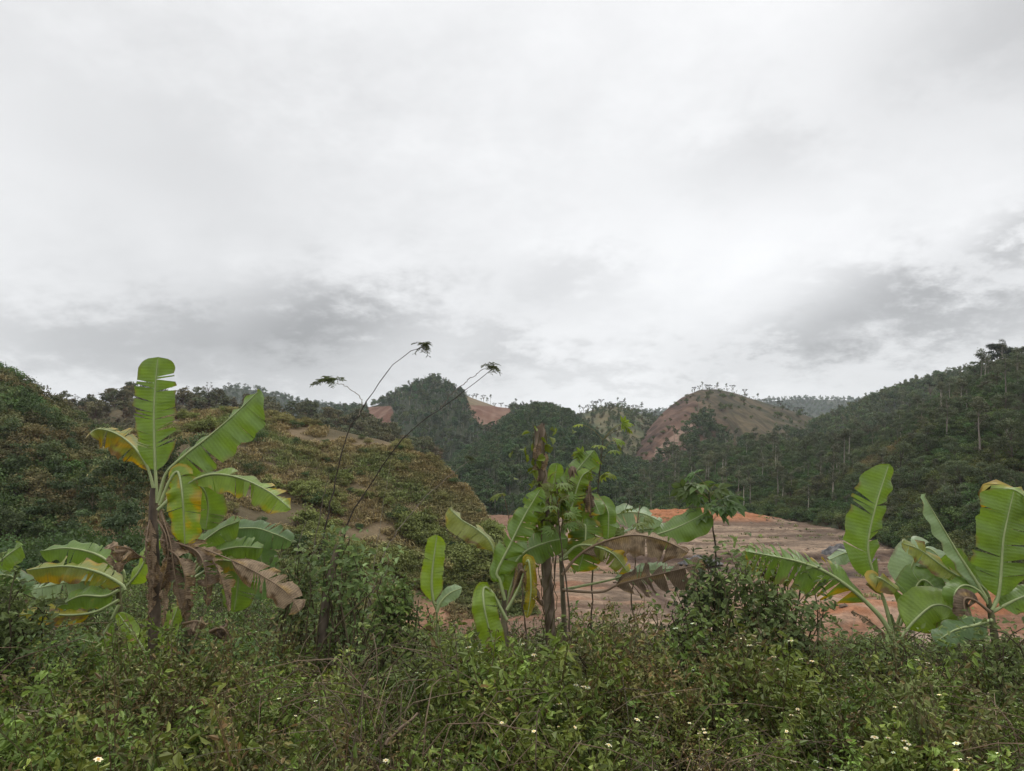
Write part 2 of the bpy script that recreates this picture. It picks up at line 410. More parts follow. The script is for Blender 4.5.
rng = np.random.default_rng(11)
lo = lambda pts, Y: [(p[0], p[1], Y) for p in pts]
flat = lambda xs, Y, z=-7.5: [(x, 385.5 + F * math.tan(math.atan2(CAM[2] - z, Y) + PITCH), Y) for x in xs]
H_far = Hill('far_hills', [(600, 416, 1300), (700, 408, 1300), (765, 402, 1300), (800, 399, 1300), (850, 400, 1300), (900, 403, 1300), (1000, 410, 1300), (1150, 400, 1300)], flat([560, 1200], 900), amp=6, nscale=120, seed=3)
H_farL = Hill('far_hills', [(60, 425, 800), (140, 404, 800), (190, 400, 800), (232, 387, 800), (262, 391, 800), (300, 402, 800), (345, 407, 800), (400, 416, 800), (460, 440, 800)], flat([0, 500], 520), amp=4, nscale=80, seed=5)
H_peak = Hill('peak_hill', [(290, 428, 460), (330, 413, 460), (366, 408, 460), (380, 404, 460), (395, 396, 460), (412, 388, 460), (425, 382, 460), (434, 379, 460), (442, 382, 460), (456, 391, 460), (472, 398, 460), (497, 407, 460), (530, 410, 460), (570, 422, 460), (620, 450, 460)], flat([250, 660], 270), nt=320, nv=100, amp=3, nscale=45, seed=7)
H_peakR = Hill('forest_hill', [(430, 490, 340), (462, 464, 340), (485, 444, 340), (503, 430, 340), (520, 418, 340), (537, 411, 340), (552, 412, 340), (572, 420, 340), (590, 434, 340), (620, 462, 340), (680, 485, 340)], flat([380, 720], 148), amp=2.5, nscale=30, seed=9)
H_ring = Hill('grassy_hill', [(540, 440, 480), (570, 424, 480), (582, 414, 480), (600, 407, 480), (618, 406, 480), (636, 412, 480), (655, 420, 480), (690, 440, 480)], flat([520, 720], 320), amp=2.5, nscale=35, seed=12)
H_dome = Hill('bare_hill', [(590, 500, 420), (622, 462, 420), (644, 434, 420), (664, 412, 420), (682, 398, 420), (700, 390, 420), (716, 389, 420), (736, 393, 420), (756, 400, 420), (780, 407, 420), (805, 415, 420), (840, 428, 420), (900, 450, 420)], flat([600, 960], 250), nt=320, nv=120, amp=3.2, nscale=26, seed=15)
H_backR = Hill('forest_hill', [(790, 440, 380), (830, 424, 380), (855, 412, 380), (880, 401, 380), (905, 391, 380), (930, 384, 380), (955, 378, 380), (1000, 370, 380), (1100, 360, 380)], flat([760, 1160], 240), amp=3, nscale=40, seed=17)
H_right = Hill('forest_hill', [(600, 520, 235), (640, 492, 232), (660, 474, 230), (680, 464, 228), (720, 455, 222), (760, 449, 216), (800, 449, 210), (850, 444, 203), (885, 434, 198), (920, 414, 190), (950, 396, 184), (975, 382, 180), (1000, 372, 176), (1030, 362, 172), (1100, 342, 165), (1220, 325, 160)],
               [(600, 519, 140), (640, 520, 135), (700, 519, 132), (760, 522, 128), (800, 525, 119), (850, 531, 107), (880, 543, 90), (930, 566, 70), (1024, 604, 53), (1220, 680, 40)], nt=300, nv=110, amp=2.5, nscale=26, seed=19)
H_leftB = Hill('ridge_hill', [(-60, 425, 185), (40, 414, 185), (62, 410, 185), (110, 406, 185), (135, 402, 185), (190, 406, 185), (230, 411, 185), (300, 420, 185), (360, 430, 185), (430, 454, 185)], flat([-120, 480], 110, -6), amp=2, nscale=22, seed=21)
H_edge = Hill('scrub_hill', [(-220, 330, 85), (-120, 350, 85), (-40, 368, 85), (0, 380, 85), (22, 392, 86), (45, 409, 88), (70, 422, 90), (100, 440, 92), (150, 465, 92)], flat([-320, 220], 52, -5), amp=1, nscale=12, seed=23)
H_scrub = Hill('scrub_hill', [(100, 452, 66), (135, 430, 67), (180, 413, 68), (235, 408, 69), (290, 420, 70), (335, 430, 69), (375, 438, 67), (410, 450, 65), (440, 466, 62), (462, 484, 60), (479, 507, 57), (490, 542, 55), (505, 585, 53)],
               [(60, 625, 33), (200, 628, 34), (330, 640, 38), (400, 642, 41), (450, 630, 46), (540, 622, 48)], nt=300, nv=120, amp=1.2, nscale=9, e=0.9, seed=25)


def mixc(a, b, w): return np.asarray(a) * (1 - w[..., None]) + np.asarray(b) * w[..., None]


def build_hills():
    DK = np.array([.035, .042, .022])
    for h in (H_far, H_farL):
        n = fbm(h.P[..., 0] / 60, h.P[..., 1] / 60, 31); h.build(mixc([.04, .05, .03], [.075, .075, .045], sst(-.1, .3, n)))
    for h in (H_backR, H_peakR): h.build(np.broadcast_to(DK, h.P.shape))
    # peak: dark floor with two bare cuts
    P = H_peak.P; n = fbm(P[..., 0] / 6, P[..., 1] / 6, 33); st = fbm(P[..., 0] / 2.5, P[..., 1] / 30, 34)
    cut = zone(P, CUT_L) | zone(P, CUT_R)
    c = np.where(cut[..., None], mixc([.125, .06, .038], [.19, .115, .078], sst(-.3, .3, n + st)), DK)
    gr = zone(P, GRASS_R) & ~cut; c = np.where(gr[..., None], mixc([.13, .11, .06], [.19, .14, .09], sst(-.3, .3, n)), c); H_peak.build(c)
    P = H_ring.P; n = fbm(P[..., 0] / 9, P[..., 1] / 9, 35); H_ring.build(mixc([.07, .085, .04], [.15, .125, .065], sst(-.2, .25, n)))
    # dome: reddish erosion on the left flank, olive grass on the right
    P = H_dome.P; X, Y = proj(P); n = fbm(P[..., 0] / 10, P[..., 1] / 10, 36); st = fbm(P[..., 0] / 3.0 + P[..., 1] / 20, P[..., 1] / 40, 37)
    w = sst(718, 672, X + 70 * n + 14 * st - 0.45 * (Y - 390)); red = mixc([.065, .037, .025], [.155, .09, .06], sst(-.35, .35, st + .6 * n)); gra = mixc([.034, .034, .016], [.085, .065, .035], sst(-.3, .3, n + .5 * st))
    c = red * w[..., None] + gra * (1 - w[..., None])
    gl = np.abs(fbm(P[..., 0] / 5.0 + .3 * n, P[..., 1] / 60, 45)); gl2 = np.abs(fbm(P[..., 0] / 1.8 + .5 * n, P[..., 1] / 40, 46)); c = c * (.55 + .45 * sst(.0, .10, gl) + .25 * sst(0, .12, gl2) - .1)[..., None]
    pale = zone(P, [(655, 450), (680, 430), (692, 420), (700, 428), (672, 452), (650, 470)]) & (n + st > -.1); c = np.where(pale[..., None], np.array([.25, .165, .12]), c); H_dome.build(c)
    P = H_right.P; n = fbm(P[..., 0] / 9, P[..., 1] / 9, 38); H_right.build(mixc([.045, .05, .025], [.10, .085, .045], sst(0, .3, n)))
    P = H_leftB.P; n = fbm(P[..., 0] / 9, P[..., 1] / 9, 39); H_leftB.build(mixc([.06, .06, .03], [.12, .095, .055], sst(-.2, .3, n)))
    for h in (H_edge, H_scrub):
        P = h.P; n = fbm(P[..., 0] / 4, P[..., 1] / 4, 40); st = fbm(P[..., 0] / 1.2, P[..., 1] / 1.2, 41)
        c = mixc([.10, .08, .045], [.165, .122, .072], sst(-.2, .3, n + .5 * st))
        if h is H_scrub:
            ft = sst(.16, .06, h.v2 + .12 * n) * sst(.62, .72, h.t2); c = c * (1 - ft[..., None]) + mixc([.27, .15, .09], [.36, .22, .14], sst(-.3, .3, st)) * ft[..., None]
        h.build(c)


CUT_L = [(367, 407), (391, 406), (395, 418), (388, 427), (368, 422)]
CUT_R = [(463, 393), (470, 405), (512, 407), (508, 418), (497, 428), (488, 432), (478, 425), (471, 414)]
GRASS_R = [(463, 388), (478, 396), (500, 405), (514, 406), (470, 407), (464, 396)]
build_hills()


# ------------------------------------------------------------------ the bare earth site
def site():
    x = np.linspace(-22, 78, 420); y = np.linspace(25, 142, 560); X, Y = np.meshgrid(x, y, indexing='ij')
    n = fbm(X / 14, Y / 14, 51); n2 = fbm(X / 4, Y / 4, 52); n3 = fbm(X / 1.2, Y / 1.2, 53)
    yy = Y + .22 * X + 14 * n + 3.5 * n2
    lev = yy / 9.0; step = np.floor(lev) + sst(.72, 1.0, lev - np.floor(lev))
    z = -7.1 + 0.05 * step * 1.1 + .25 * n2 + .12 * n3
    tr = .6 * np.sin(yy * 2 * math.pi / 2.3 + 3 * n2) - 1.3 * np.clip(np.sin(yy * 2 * math.pi / 5.1 + 2.5 * n2 + 1) - .72, 0, 1) * 3 * np.where(vnoise(X / 11, Y / 6, 54) > .45, 1, .35); z += .07 * tr
    stp = sst(80.5, 78.5, Y + 5 * n2 - .12 * (X - 20)) * sst(9, 13, X) * sst(46, 40, X); z -= .9 * stp
    # orange bank to the right and pushed-up soil at the far edge
    bank = np.exp(-((Y - 50 - .25 * (X - 28)) / 3.2) ** 2) * sst(17, 22, X) * sst(46, 38, X); z += 1.6 * bank * (1 + .8 * n2)
    far = np.exp(-((Y - 124) / 9) ** 2) * sst(8, 18, X) * sst(50, 36, X + 8 * n2); z += 1.8 * far * (1 + n2)
    n4 = fbm(X / .5, Y / .35, 59); c = mixc([.112, .08, .056], [.235, .168, .115], sst(-.25, .25, n + n2 + .5 * fbm(X / 20 + 9, Y / 5, 56))); c = c * np.clip(1 + .24 * tr[..., None], .25, 2) * (1 + .7 * n3[..., None] + .9 * n4[..., None]); z += .16 * n4  # colour dims along the sharp terrace lines: step shadows painted into the soil
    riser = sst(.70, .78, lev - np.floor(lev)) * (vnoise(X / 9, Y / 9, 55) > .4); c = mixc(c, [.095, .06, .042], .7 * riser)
    orange = np.array([.33, .135, .06]) * (1 + .5 * n3[..., None]); wo = np.clip(sst(.25, .7, far + .3 * n2) + sst(.3, .7, bank + .5 * n2), 0, 1); c = mixc(c, orange, wo * .9)
    wo2 = sst(.0, .18, fbm(X / 9, Y / 4, 57) + .14 * sst(20, 30, X) + .05) * sst(85, 55, Y); c = mixc(c, np.array([.27, .13, .072]) * (1 + .6 * n3[..., None]), wo2 * .55)
    pal = sst(.08, .25, fbm(X / 8, Y / 3, 58)) * sst(90, 60, Y) * sst(5, 12, X); c = mixc(c, [.36, .28, .21], pal * .6)
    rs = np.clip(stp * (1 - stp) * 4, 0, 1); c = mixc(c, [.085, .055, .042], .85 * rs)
    wet = np.exp(-((X - 27 - 4 * n2) / 8) ** 2 - ((Y - 74 - 5 * n2) / 3.0) ** 2); c = mixc(c, [.06, .042, .035], np.clip(wet * 1.6, 0, .9)); z -= .5 * wet
    left = sst(8, -6, X - (Y - 60) * .05); c = mixc(c, [.22, .12, .075], left * .7)
    global site_z; site_z = lambda a, b: z[min(419, max(0, int((a + 22) / 100 * 419))), min(559, max(0, int((b - 25) / 117 * 559)))]
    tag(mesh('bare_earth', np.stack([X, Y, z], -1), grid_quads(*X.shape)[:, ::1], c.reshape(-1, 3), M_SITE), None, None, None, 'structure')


site()


def gravel_pile(px, py, Y, w, h, label):
    p = at(px, py, Y); p[2] = -7.3; a = np.linspace(0, 2 * math.pi, 49); r = np.linspace(0, 1, 20); rr, aa = np.meshgrid(r, a, indexing='ij')
    x = rr * np.cos(aa) * w; y = rr * np.sin(aa) * w * .6; n = fbm((x + 40) / 1.1, y / 1.1, 61); z = h * np.clip(1 - rr ** 1.3, 0, 1) * (1 + .9 * n) + .35 * fbm(x / .35 + 30, y / .35, 62) * (rr < .98) - .1 * rr
    c = mixc([.05, .05, .05], [.17, .16, .155], sst(-.3, .3, fbm(x / .3 + 9, y / .3, 63)))
    o = mesh('gravel_pile', np.stack([x, y, z], -1), grid_quads(*rr.shape)[:, ::1], c.reshape(-1, 3), M_GRAVEL); o.location = p
    tag(o, label, 'gravel pile')


gravel_pile(843, 549, 82, 4.2, 1.3, 'grey gravel pile on the bare earth below the forested slope')
gravel_pile(700, 552, 78, 2.4, .7, 'low grey rubble heap on the bare earth behind the long-stemmed young tree')


# ------------------------------------------------------------------ trees
def crown_lobes(rng, lobes, per, size, col, flat_=.7, dens=.75):
    """leaf clumps round limb ends: lobes = (x,y,z,r)"""
    qb = QB()
    for (x, y, z, r) in lobes:
        n = max(8, int(per * r * r)); d = rdir(rng, n); d[:, 2] = np.where(rng.random(n) < .7, np.abs(d[:, 2]), d[:, 2])
        rad = r * (dens + (1 - dens) * rng.random(n)) * (1 + .25 * rng.normal(size=n)); p = np.array([x, y, z]) + d * rad[:, None] * [1, 1, flat_]
        N = nrm(d + .8 * rng.normal(size=(n, 3)) + [0, 0, .5]); D = np.cross(N, rdir(rng, n)); s = size * (.6 + .8 * rng.random(n))
        V, Q = rhomb(p, D, N, s, s * .55); lc = np.asarray(col) * (0.75 + .5 * rng.random()); k = (.75 + .5 * rng.random(n))[:, None] * lc
        qb.add(V, Q, np.repeat(k, 4, 0))
    return qb


def tree_parts(kind, seed):
    """returns trunk QB and crown QB; about 8 m tall at scale 1"""
    r = np.random.default_rng(seed); tk = QB(); lobes = []
    if kind == 'broad':
        h = 8; bark = [.10, .085, .065]; P = spline([(0, 0, -.5), (.15, .1, 2), (-.1, .2, 4.4), (.1, 0, 6.4)], 9); tk.add(*tube(P, np.linspace(.2, .06, 9), 6), bark)
        for i in range(13):
            a = i * 2.4 + r.random(); u = r.random(); z = 3.0 + 4.6 * u; rad = (1.0 + 1.3 * math.sin(math.pi * (.12 + .8 * u))) * (.7 + .5 * r.random())
            e = np.array([math.cos(a) * rad, math.sin(a) * rad, z]); tk.add(*tube(spline([P[int(2 + 5 * u)], (P[int(2 + 5 * u)] + e) / 2 + [0, 0, .25], e], 5), np.linspace(.07, .02, 5), 4), bark); lobes.append((*e, .75 + .6 * r.random()))
        cr = crown_lobes(r, lobes, 170, .34, [.088, .113, .052])
    elif kind == 'slender':
        h = 9; bark = [.31, .28, .23]; P = spline([(0, 0, -.5), (.1, .05, 3), (-.05, .1, 6), (.1, 0, 8.6)], 10); tk.add(*tube(P, np.linspace(.17, .04, 10), 6), bark)
        for i in range(9):
            a = i * 2.4 + r.random(); u = r.random(); z = 5.6 + 3.2 * u; rad = (.35 + .85 * (1 - u)) * (.6 + .6 * r.random()); e = np.array([math.cos(a) * rad, math.sin(a) * rad, z])
            b = P[int(5 + 4 * u)]; tk.add(*tube(spline([b, (b + e) / 2 + [0, 0, .1], e], 4), np.linspace(.035, .012, 4), 4), bark); lobes.append((*e, .45 + .45 * r.random()))
        cr = crown_lobes(r, lobes, 210, .28, [.10, .112, .062], .85)
    elif kind == 'feather':
        bark = [.16, .13, .09]; P = spline([(0, 0, -.5), (0, .1, 1.5), (.1, .1, 4)], 6); tk.add(*tube(P, np.linspace(.12, .04, 6), 6), bark)
        for i in range(16):
            a = i * 2.4 + r.random(); u = r.random(); rad = 1.7 * r.random() ** .6 * (1.1 - .6 * u); e = np.array([math.cos(a) * rad, math.sin(a) * rad, 1.2 + 4.0 * u])
            b = P[min(5, int(1 + 4 * u))]; tk.add(*tube(spline([b, (b + e) / 2, e], 4), np.linspace(.04, .012, 4), 4), bark); lobes.append((*e, .55 + .5 * r.random()))
        cr = crown_lobes(r, lobes, 150, .30, [.105, .108, .058], .8, .55)
    elif kind == 'umbrella':   # thin pale trunk, flat sparse crown, seen against the sky
        bark = [.17, .15, .12]; P = spline([(0, 0, -.6), (.1, 0, 2.5), (0, .1, 5)], 6); tk.add(*tube(P, np.linspace(.22, .12, 6), 5), bark)
        for i in range(8):
            a = i * 2.4 + r.random(); rad = 1.1 + 1.2 * r.random(); e = np.array([math.cos(a) * rad, math.sin(a) * rad, 5.7 + 1.0 * r.random()]); b = P[int(3 + 2 * r.random())]
            tk.add(*tube(spline([b, (b * .6 + e * .4) + [0, 0, .3], e], 5), np.linspace(.13, .06, 5), 4), bark); lobes.append((*e, .6 + .4 * r.random()))
        cr = crown_lobes(r, lobes, 90, .40, [.05, .057, .035], .35, .3)
    elif kind == 'dense':
        bark = [.10, .085, .065]; P = spline([(0, 0, -1), (.1, .1, 1.2), (0, .2, 2.6), (.1, 0, 4)], 9); tk.add(*tube(P, np.linspace(.25, .08, 9), 6), bark)
        for i in range(22):
            a = i * 2.4 + r.random(); u = r.random(); e = np.array([math.cos(a) * 3.6 * r.random() ** .5 * (1.1 - .6 * u), math.sin(a) * 2.6 * r.random() ** .5, 2.0 + 3.4 * u])
            tk.add(*tube(spline([P[int(2 + 5 * u)], (P[int(2 + 5 * u)] + e) / 2 + [0, 0, .25], e], 5), np.linspace(.08, .02, 5), 4), bark); lobes.append((*e, .8 + .5 * r.random()))
        cr = crown_lobes(r, lobes, 260, .32, [.062, .084, .043], .75, .5)
    elif kind == 'shrub':
        bark = [.12, .09, .06]
        for i in range(14):
            a = i * 2.4 + r.random(); u = r.random() ** .7; rad = 1.1 * r.random() ** .5; e = np.array([math.cos(a) * rad, math.sin(a) * rad, .4 + 1.4 * u * (1.2 - .5 * rad)])
            tk.add(*tube(spline([(0, 0, -.2), e * [.4, .4, .5], e], 4), np.linspace(.03, .01, 4), 4), bark); lobes.append((*e, .35 + .3 * r.random()))
        cr = crown_lobes(r, lobes, 520, .125, [.075, .115, .04], .8, .6)
    elif kind == 'thorn':   # leafless twiggy sparse tree
        bark = [.13, .11, .09]; P = spline([(0, 0, -.4), (.1, 0, 2), (0, .1, 4.2)], 6); tk.add(*tube(P, np.linspace(.1, .04, 6), 5), bark)
        for i in range(14):
            a = i * 2.4 + r.random(); u = r.random(); rad = 1.4 * (.4 + .6 * r.random()); e = np.array([math.cos(a) * rad, math.sin(a) * rad, 2.4 + 3.2 * u]); b = P[int(2 + 3 * u)]
            tk.add(*tube(spline([b, (b + e) / 2 + [0, 0, .3], e], 4), np.linspace(.035, .015, 4), 4), bark); lobes.append((*e, .35))
        cr = crown_lobes(r, lobes, 120, .22, [.06, .065, .04], .6, .3)
    return tk, cr


PROTO = {}


def protos(name, kind, nvar, tint=(1, 1, 1)):
    out = []
    for i in range(nvar):
        tk, cr = tree_parts(kind, hash_seed(kind) + i); e = bpy.data.objects.new(name, None)
        V, Q, Cc, U = tk.arrays(); a = mesh('trunk' if kind != 'shrub' else 'stems', V, Q, Cc, M_BARK, e); V, Q, Cc, U = cr.arrays(); b = mesh('crown', V, Q, Cc * np.asarray(tint), M_TREE, e, None, False)
        out.append([e, a, b, False])
    return out


def hash_seed(s): return sum(ord(c) * (i + 3) for i, c in enumerate(s))


def put(pr, i, pos, yaw, sc, label, cat, group, sz=1.0, tilt=0.0):
    p = pr[i % len(pr)]
    if not p[3]:
        p[3] = True; e = p[0]; C.objects.link(e)
    else:
        e = p[0].copy(); C.objects.link(e)
        for ch in (p[1], p[2]): c = ch.copy(); C.objects.link(c); c.parent = e
    e.location = pos; e.rotation_euler = (tilt * math.sin(yaw), tilt * math.cos(yaw), yaw); e.scale = (sc, sc, sc * sz); tag(e, label, cat, group); return e


def drop_unused(pr):
    for p in pr:
        if not p[3]:
            for o in p[1:3]: bpy.data.objects.remove(o)
            bpy.data.objects.remove(p[0])


def poisson(P, dmin):
    cell = {}; keep = []
    for i, p in enumerate(P):
        k = (int(p[0] // dmin), int(p[1] // dmin)); ok = True
        for a in (-1, 0, 1):
            for b in (-1, 0, 1):
                for j in cell.get((k[0] + a, k[1] + b), ()):
                    if (P[j][0] - p[0]) ** 2 + (P[j][1] - p[1]) ** 2 < dmin * dmin: ok = False
        if ok: cell.setdefault(k, []).append(i); keep.append(i)
    return np.array(keep)


def tmpl(kinds, seeds, scale=1.0, thin=1):
    out = []
    for k in kinds:
        for s in seeds:
            tk, cr = tree_parts(k, 500 + s); V1, Q1, C1, _ = tk.arrays(); V, Q, Cc, _ = cr.arrays()
            if thin > 1:
                sel = np.arange(0, len(Q), thin); idx = Q[sel].ravel(); V = V[idx]; Cc = Cc[idx]; ctr = V.reshape(-1, 4, 3).mean(1); V = (ctr[:, None] + (V.reshape(-1, 4, 3) - ctr[:, None]) * math.sqrt(thin)).reshape(-1, 3); Q = np.arange(len(idx)).reshape(-1, 4)
            out.append((np.concatenate([V1, V]) * scale, np.concatenate([Q1, Q + len(V1)]), np.concatenate([C1, Cc])))
    return out


TM = {}


def mass(name, kinds, P, sc, tint, rg, thin=4, mat=None, seeds=(1, 2, 3)):
    k = (tuple(kinds), seeds, thin)
    if k not in TM: TM[k] = tmpl(kinds, seeds, 1.0, thin)
    return scatter(name, TM[k], P, rg.random(len(P)) * 6.28, sc, tint, mat or M_WOOD, None, rg)


def tints(n, rg, base, var=.3, hue=.15):
    k = np.asarray(base) * (1 - var + 2 * var * rg.random((n, 1))); k[:, 0] *= 1 - hue + 2 * hue * rg.random(n); return k


def woods():
    rg = np.random.default_rng(101)
    # --- far wooded hills as masses
    for h, n, v0, nm, base, s in ((H_far, 4000, .45, 'far_forest', (1.0, 1.1, 1.1), .8), (H_farL, 2200, .45, 'far_forest', (.9, 1., 1.), .55), (H_backR, 2400, .35, 'distant_forest', (1.1, 1.15, 1.0), .6), (H_peakR, 4200, 0, 'distant_forest', (.85, 1.0, .9), .46)):
        P, t, v = h.rand(n, rg, v0, 1.05); mass(nm, ['broad', 'slender'], P, s * (.6 + .6 * rg.random(len(P))), tints(len(P), rg, base), rg, 5)
    P, t, v = H_peak.rand(6000, rg, 0, 1.02); k = ~(zone(P, CUT_L) | zone(P, CUT_R) | zone(P, GRASS_R)); P = P[k]; P = P[poisson(P, 1.3)]
    mass('distant_forest', ['broad', 'slender'], P, .44 * (.55 + .7 * rg.random(len(P))), tints(len(P), rg, (.85, .95, .9), .5, .25) * (1 + 1.0 * fbm(P[:, 0] / 14, P[:, 1] / 14, 91))[:, None], rg, 6)
    P, t, v = H_ring.rand(700, rg, .2, .95); mass('distant_scrub', ['broad', 'feather'], P, .5 * (.5 + .7 * rg.random(len(P))), tints(len(P), rg, (1.1, 1.1, .9)), rg, 6)
    P, t, v = H_dome.rand(2600, rg, 0, 1); X, Y = proj(P); k = zone(P, [(690, 432), (697, 412), (712, 410), (720, 440), (760, 446), (790, 434), (850, 440), (850, 480), (640, 480), (665, 452)]) ; P = P[k]
    mass('distant_forest', ['broad', 'slender'], P, .62 * (.6 + .7 * rg.random(len(P))), tints(len(P), rg, (.85, .95, .8)), rg, 5)
    P, t, v = H_dome.rand(900, rg, .3, 1); X, Y = proj(P); k = rg.random(len(P)) < .2; mass('distant_scrub', ['shrub'], P[k], .4 + .9 * rg.random(k.sum()), tints(k.sum(), rg, (1.1, .95, .8)), rg, 6)
    # --- right hillside: understory mass, then individual trees
    P, t, v = H_right.rand(7000, rg, 0, 1.03); n = fbm(P[:, 0] / 12, P[:, 1] / 12, 77); mass('hillside_undergrowth', ['shrub'], P, (.4 + .55 * rg.random(len(P))), tints(len(P), rg, (1.2, 1.0, 1.05), .5) * np.where(zone(P, [(840, 452), (885, 445), (935, 458), (925, 482), (860, 480)])[:, None], [1.25, .95, 1.15], [1.0, 1.0, 1.0]) * mixc([.75, .95, .85], [1.15, 1.05, 1.0], sst(0, .25, n)), rg, 3)
    P, t, v = H_right.rand(5200, rg, .05, 1.0); X, Y = proj(P); n = fbm(P[:, 0] / 16, P[:, 1] / 16, 71)
    clear = zone(P, [(845, 455), (880, 448), (925, 460), (915, 480), (860, 478)]); k = ~clear & (X < 1060) & (X > 628); P, t, v, n, X = P[k], t[k], v[k], n[k], X[k]; idx = poisson(P, 3.3); P, t, v, n, X = P[idx], t[idx], v[idx], n[idx], X[idx]
    pb = protos('broad_tree', 'broad', 4); ps = protos('slender_tree', 'slender', 4); pf = protos('feathery_tree', 'feather', 3); cnt = [0, 0, 0]
    for i in range(len(P)):
        u = rg.random() + .5 * n[i]; yaw = rg.random() * 6.28; s = .42 + .52 * rg.random() ** 2; s *= (.75 if v[i] < .12 else 1.0)
        if u < (.62 if v[i] < .4 and X[i] < 850 else .28) and cnt[1] < 300: cnt[1] += 1; put(ps, i, P[i] - [0, 0, .2], yaw, s * 1.0, 'slim pale-trunked tree among many in the forest on the big right-hand hillside', 'tree', 'slim pale-trunked trees on the right hillside', .85 + .3 * rg.random(), .06)
        elif u < .82 and cnt[0] < 300: cnt[0] += 1; put(pb, i, P[i] - [0, 0, .2], yaw, s * .8, 'rounded dark green tree among many in the forest on the big right-hand hillside', 'tree', 'rounded trees on the right hillside', .9 + .3 * rg.random(), .05)
        elif cnt[2] < 300: cnt[2] += 1; put(pf, i, P[i] - [0, 0, .2], yaw, s * .95, 'low olive bushy tree among many in the forest on the big right-hand hillside', 'tree', 'low olive trees on the right hillside', .8 + .3 * rg.random(), .05)
    print('right hill trees', cnt)
    # big tree on the right skyline
    b2 = protos('broad_tree', 'dense', 2, (.6, .65, .7)); p = at(1001, 366, 177); put(b2, 0, p, .4, 1.0, 'big dark round tree alone on the right-hand skyline', 'tree', None, .95); p = at(1022, 368, 176); put(b2, 1, p, 1.4, .9, 'dark tree at the right edge of the picture beside the big skyline tree', 'tree', None)
    s2 = protos('slender_tree', 'umbrella', 1); p = at(931, 402, 192); put(s2, 0, p, 1.4, .75, 'small lone flat-topped tree standing up from the right ridge left of the big skyline tree', 'tree', None)
    # --- trees along the ridges of the far hills (single row against the sky)
    pu = protos('ridge_tree', 'umbrella', 3) + protos('ridge_tree', 'slender', 2, (.8, .85, .9)) + protos('ridge_tree', 'thorn', 2)

    def row(h, t0, t1, n, s, label, group, v0=.985, v1=1.02):
        for i in range(n):
            t = np.array([t0 + (t1 - t0) * (i + .5 * rg.random()) / n]); p = h.sample(t, np.array([v0 + (v1 - v0) * rg.random()]))[0]
            put(pu, int(rg.integers(0, 7)), p - [0, 0, .4], rg.random() * 6.28, s * (.55 + .8 * rg.random()), label, 'tree', group, .9 + .3 * rg.random())
    row(H_ring, .16, .80, 40, .62, 'thin tree in the row ringing the grassy knoll left of the bare hill', 'trees ringing the grassy knoll')
    row(H_dome, .33, .47, 26, .5, 'thin tree in the row along the bare round hilltop', 'trees along the bare hilltop')
    row(H_dome, .47, .70, 26, .5, 'thin tree in the sloping row on the right shoulder of the bare hill', 'trees on the right shoulder of the bare hill')
    row(H_peak, .30, .45, 24, .55, 'tiny tree in the row climbing the ridge of the pointed hill', 'trees on the ridge of the pointed hill')
    row(H_peak, .53, .75, 20, .6, 'tiny tree in the row above the right cut of the pointed hill', 'trees above the right cut of the pointed hill')
    row(H_farL, .15, .5, 26, .8, 'tiny far tree in the row along the blue ridge behind the tall banana', 'trees on the far left ridge')
    row(H_peakR, .38, .66, 16, .6, 'small tree on the crest of the wooded hill right of the pointed hill', 'trees on the crest right of the pointed hill')
    drop_unused(pu)
    # --- left side
    P, t, v = H_leftB.rand(1300, rg, .3, 1.03); mass('ridge_scrub', ['feather', 'shrub', 'broad'], P, .42 * (.6 + .8 * rg.random(len(P))), tints(len(P), rg, (1.35, 1.05, 1.2)), rg, 5)
    pt = protos('sparse_tree', 'thorn', 3)
    for i, (x, y, s) in enumerate([(183, 404, 1.1), (190, 404, .8), (208, 405, 1.25), (214, 405, 1.0), (222, 406, .8), (58, 412, .7), (75, 410, .95), (84, 409, .6), (130, 405, .6)]):
        put(pt, i, at(x, y, 184), i * 1.3, s * .8, 'sparse twiggy tree on the brown ridge behind the tall banana plant', 'tree', 'twiggy trees on the left ridge')
    P, t, v = H_edge.rand(2600, rg, .1, 1.03); mass('hillside_scrub', ['shrub'], P, .75 * (.5 + .9 * rg.random(len(P))), tints(len(P), rg, (1.3, 1.05, 1.05), .45) * mixc([.8, 1, .9], [1.4, 1.0, 1.3], sst(-.15, .2, fbm(P[:, 0] / 4, P[:, 1] / 4, 88))), rg, 4, M_SCRUB)
    # scrub over the brown hill
    P, t, v = H_scrub.rand(9000, rg, .03, 1.02); kk = fbm(P[:, 0] / 3.2, P[:, 1] / 2.4, 75) + .45 * fbm(P[:, 0] / 11, P[:, 1] / 8, 76) > .08; P, t, v = P[kk], t[kk], v[kk]; n = fbm(P[:, 0] / 5, P[:, 1] / 5, 73); bare = (t > .7) & (v < .12); P, n = P[~bare], n[~bare]
    n = .8 * n + .8 * fbm(P[:, 0] / 13, P[:, 1] / 9, 74); base = mixc([2.2, 1.65, 1.5], [3.0, 1.80, 2.15], sst(-.14, .10, n + .09 * rg.normal(size=len(n)))); mass('hillside_scrub', ['shrub'], P, .26 * (.4 + 1.0 * rg.random(len(P)) + 1.3 * (n < -.12) * rg.random(len(P))), base * (.7 + .6 * rg.random((len(P), 1))), rg, 5, M_SCRUB)
    # dark green bushes in the dip on the left
    ph = protos('green_bush', 'shrub', 5, (.85, .92, .85)); pd = protos('dry_bush', 'shrub', 3, (1.9, 1.35, 1.5)); k = 0
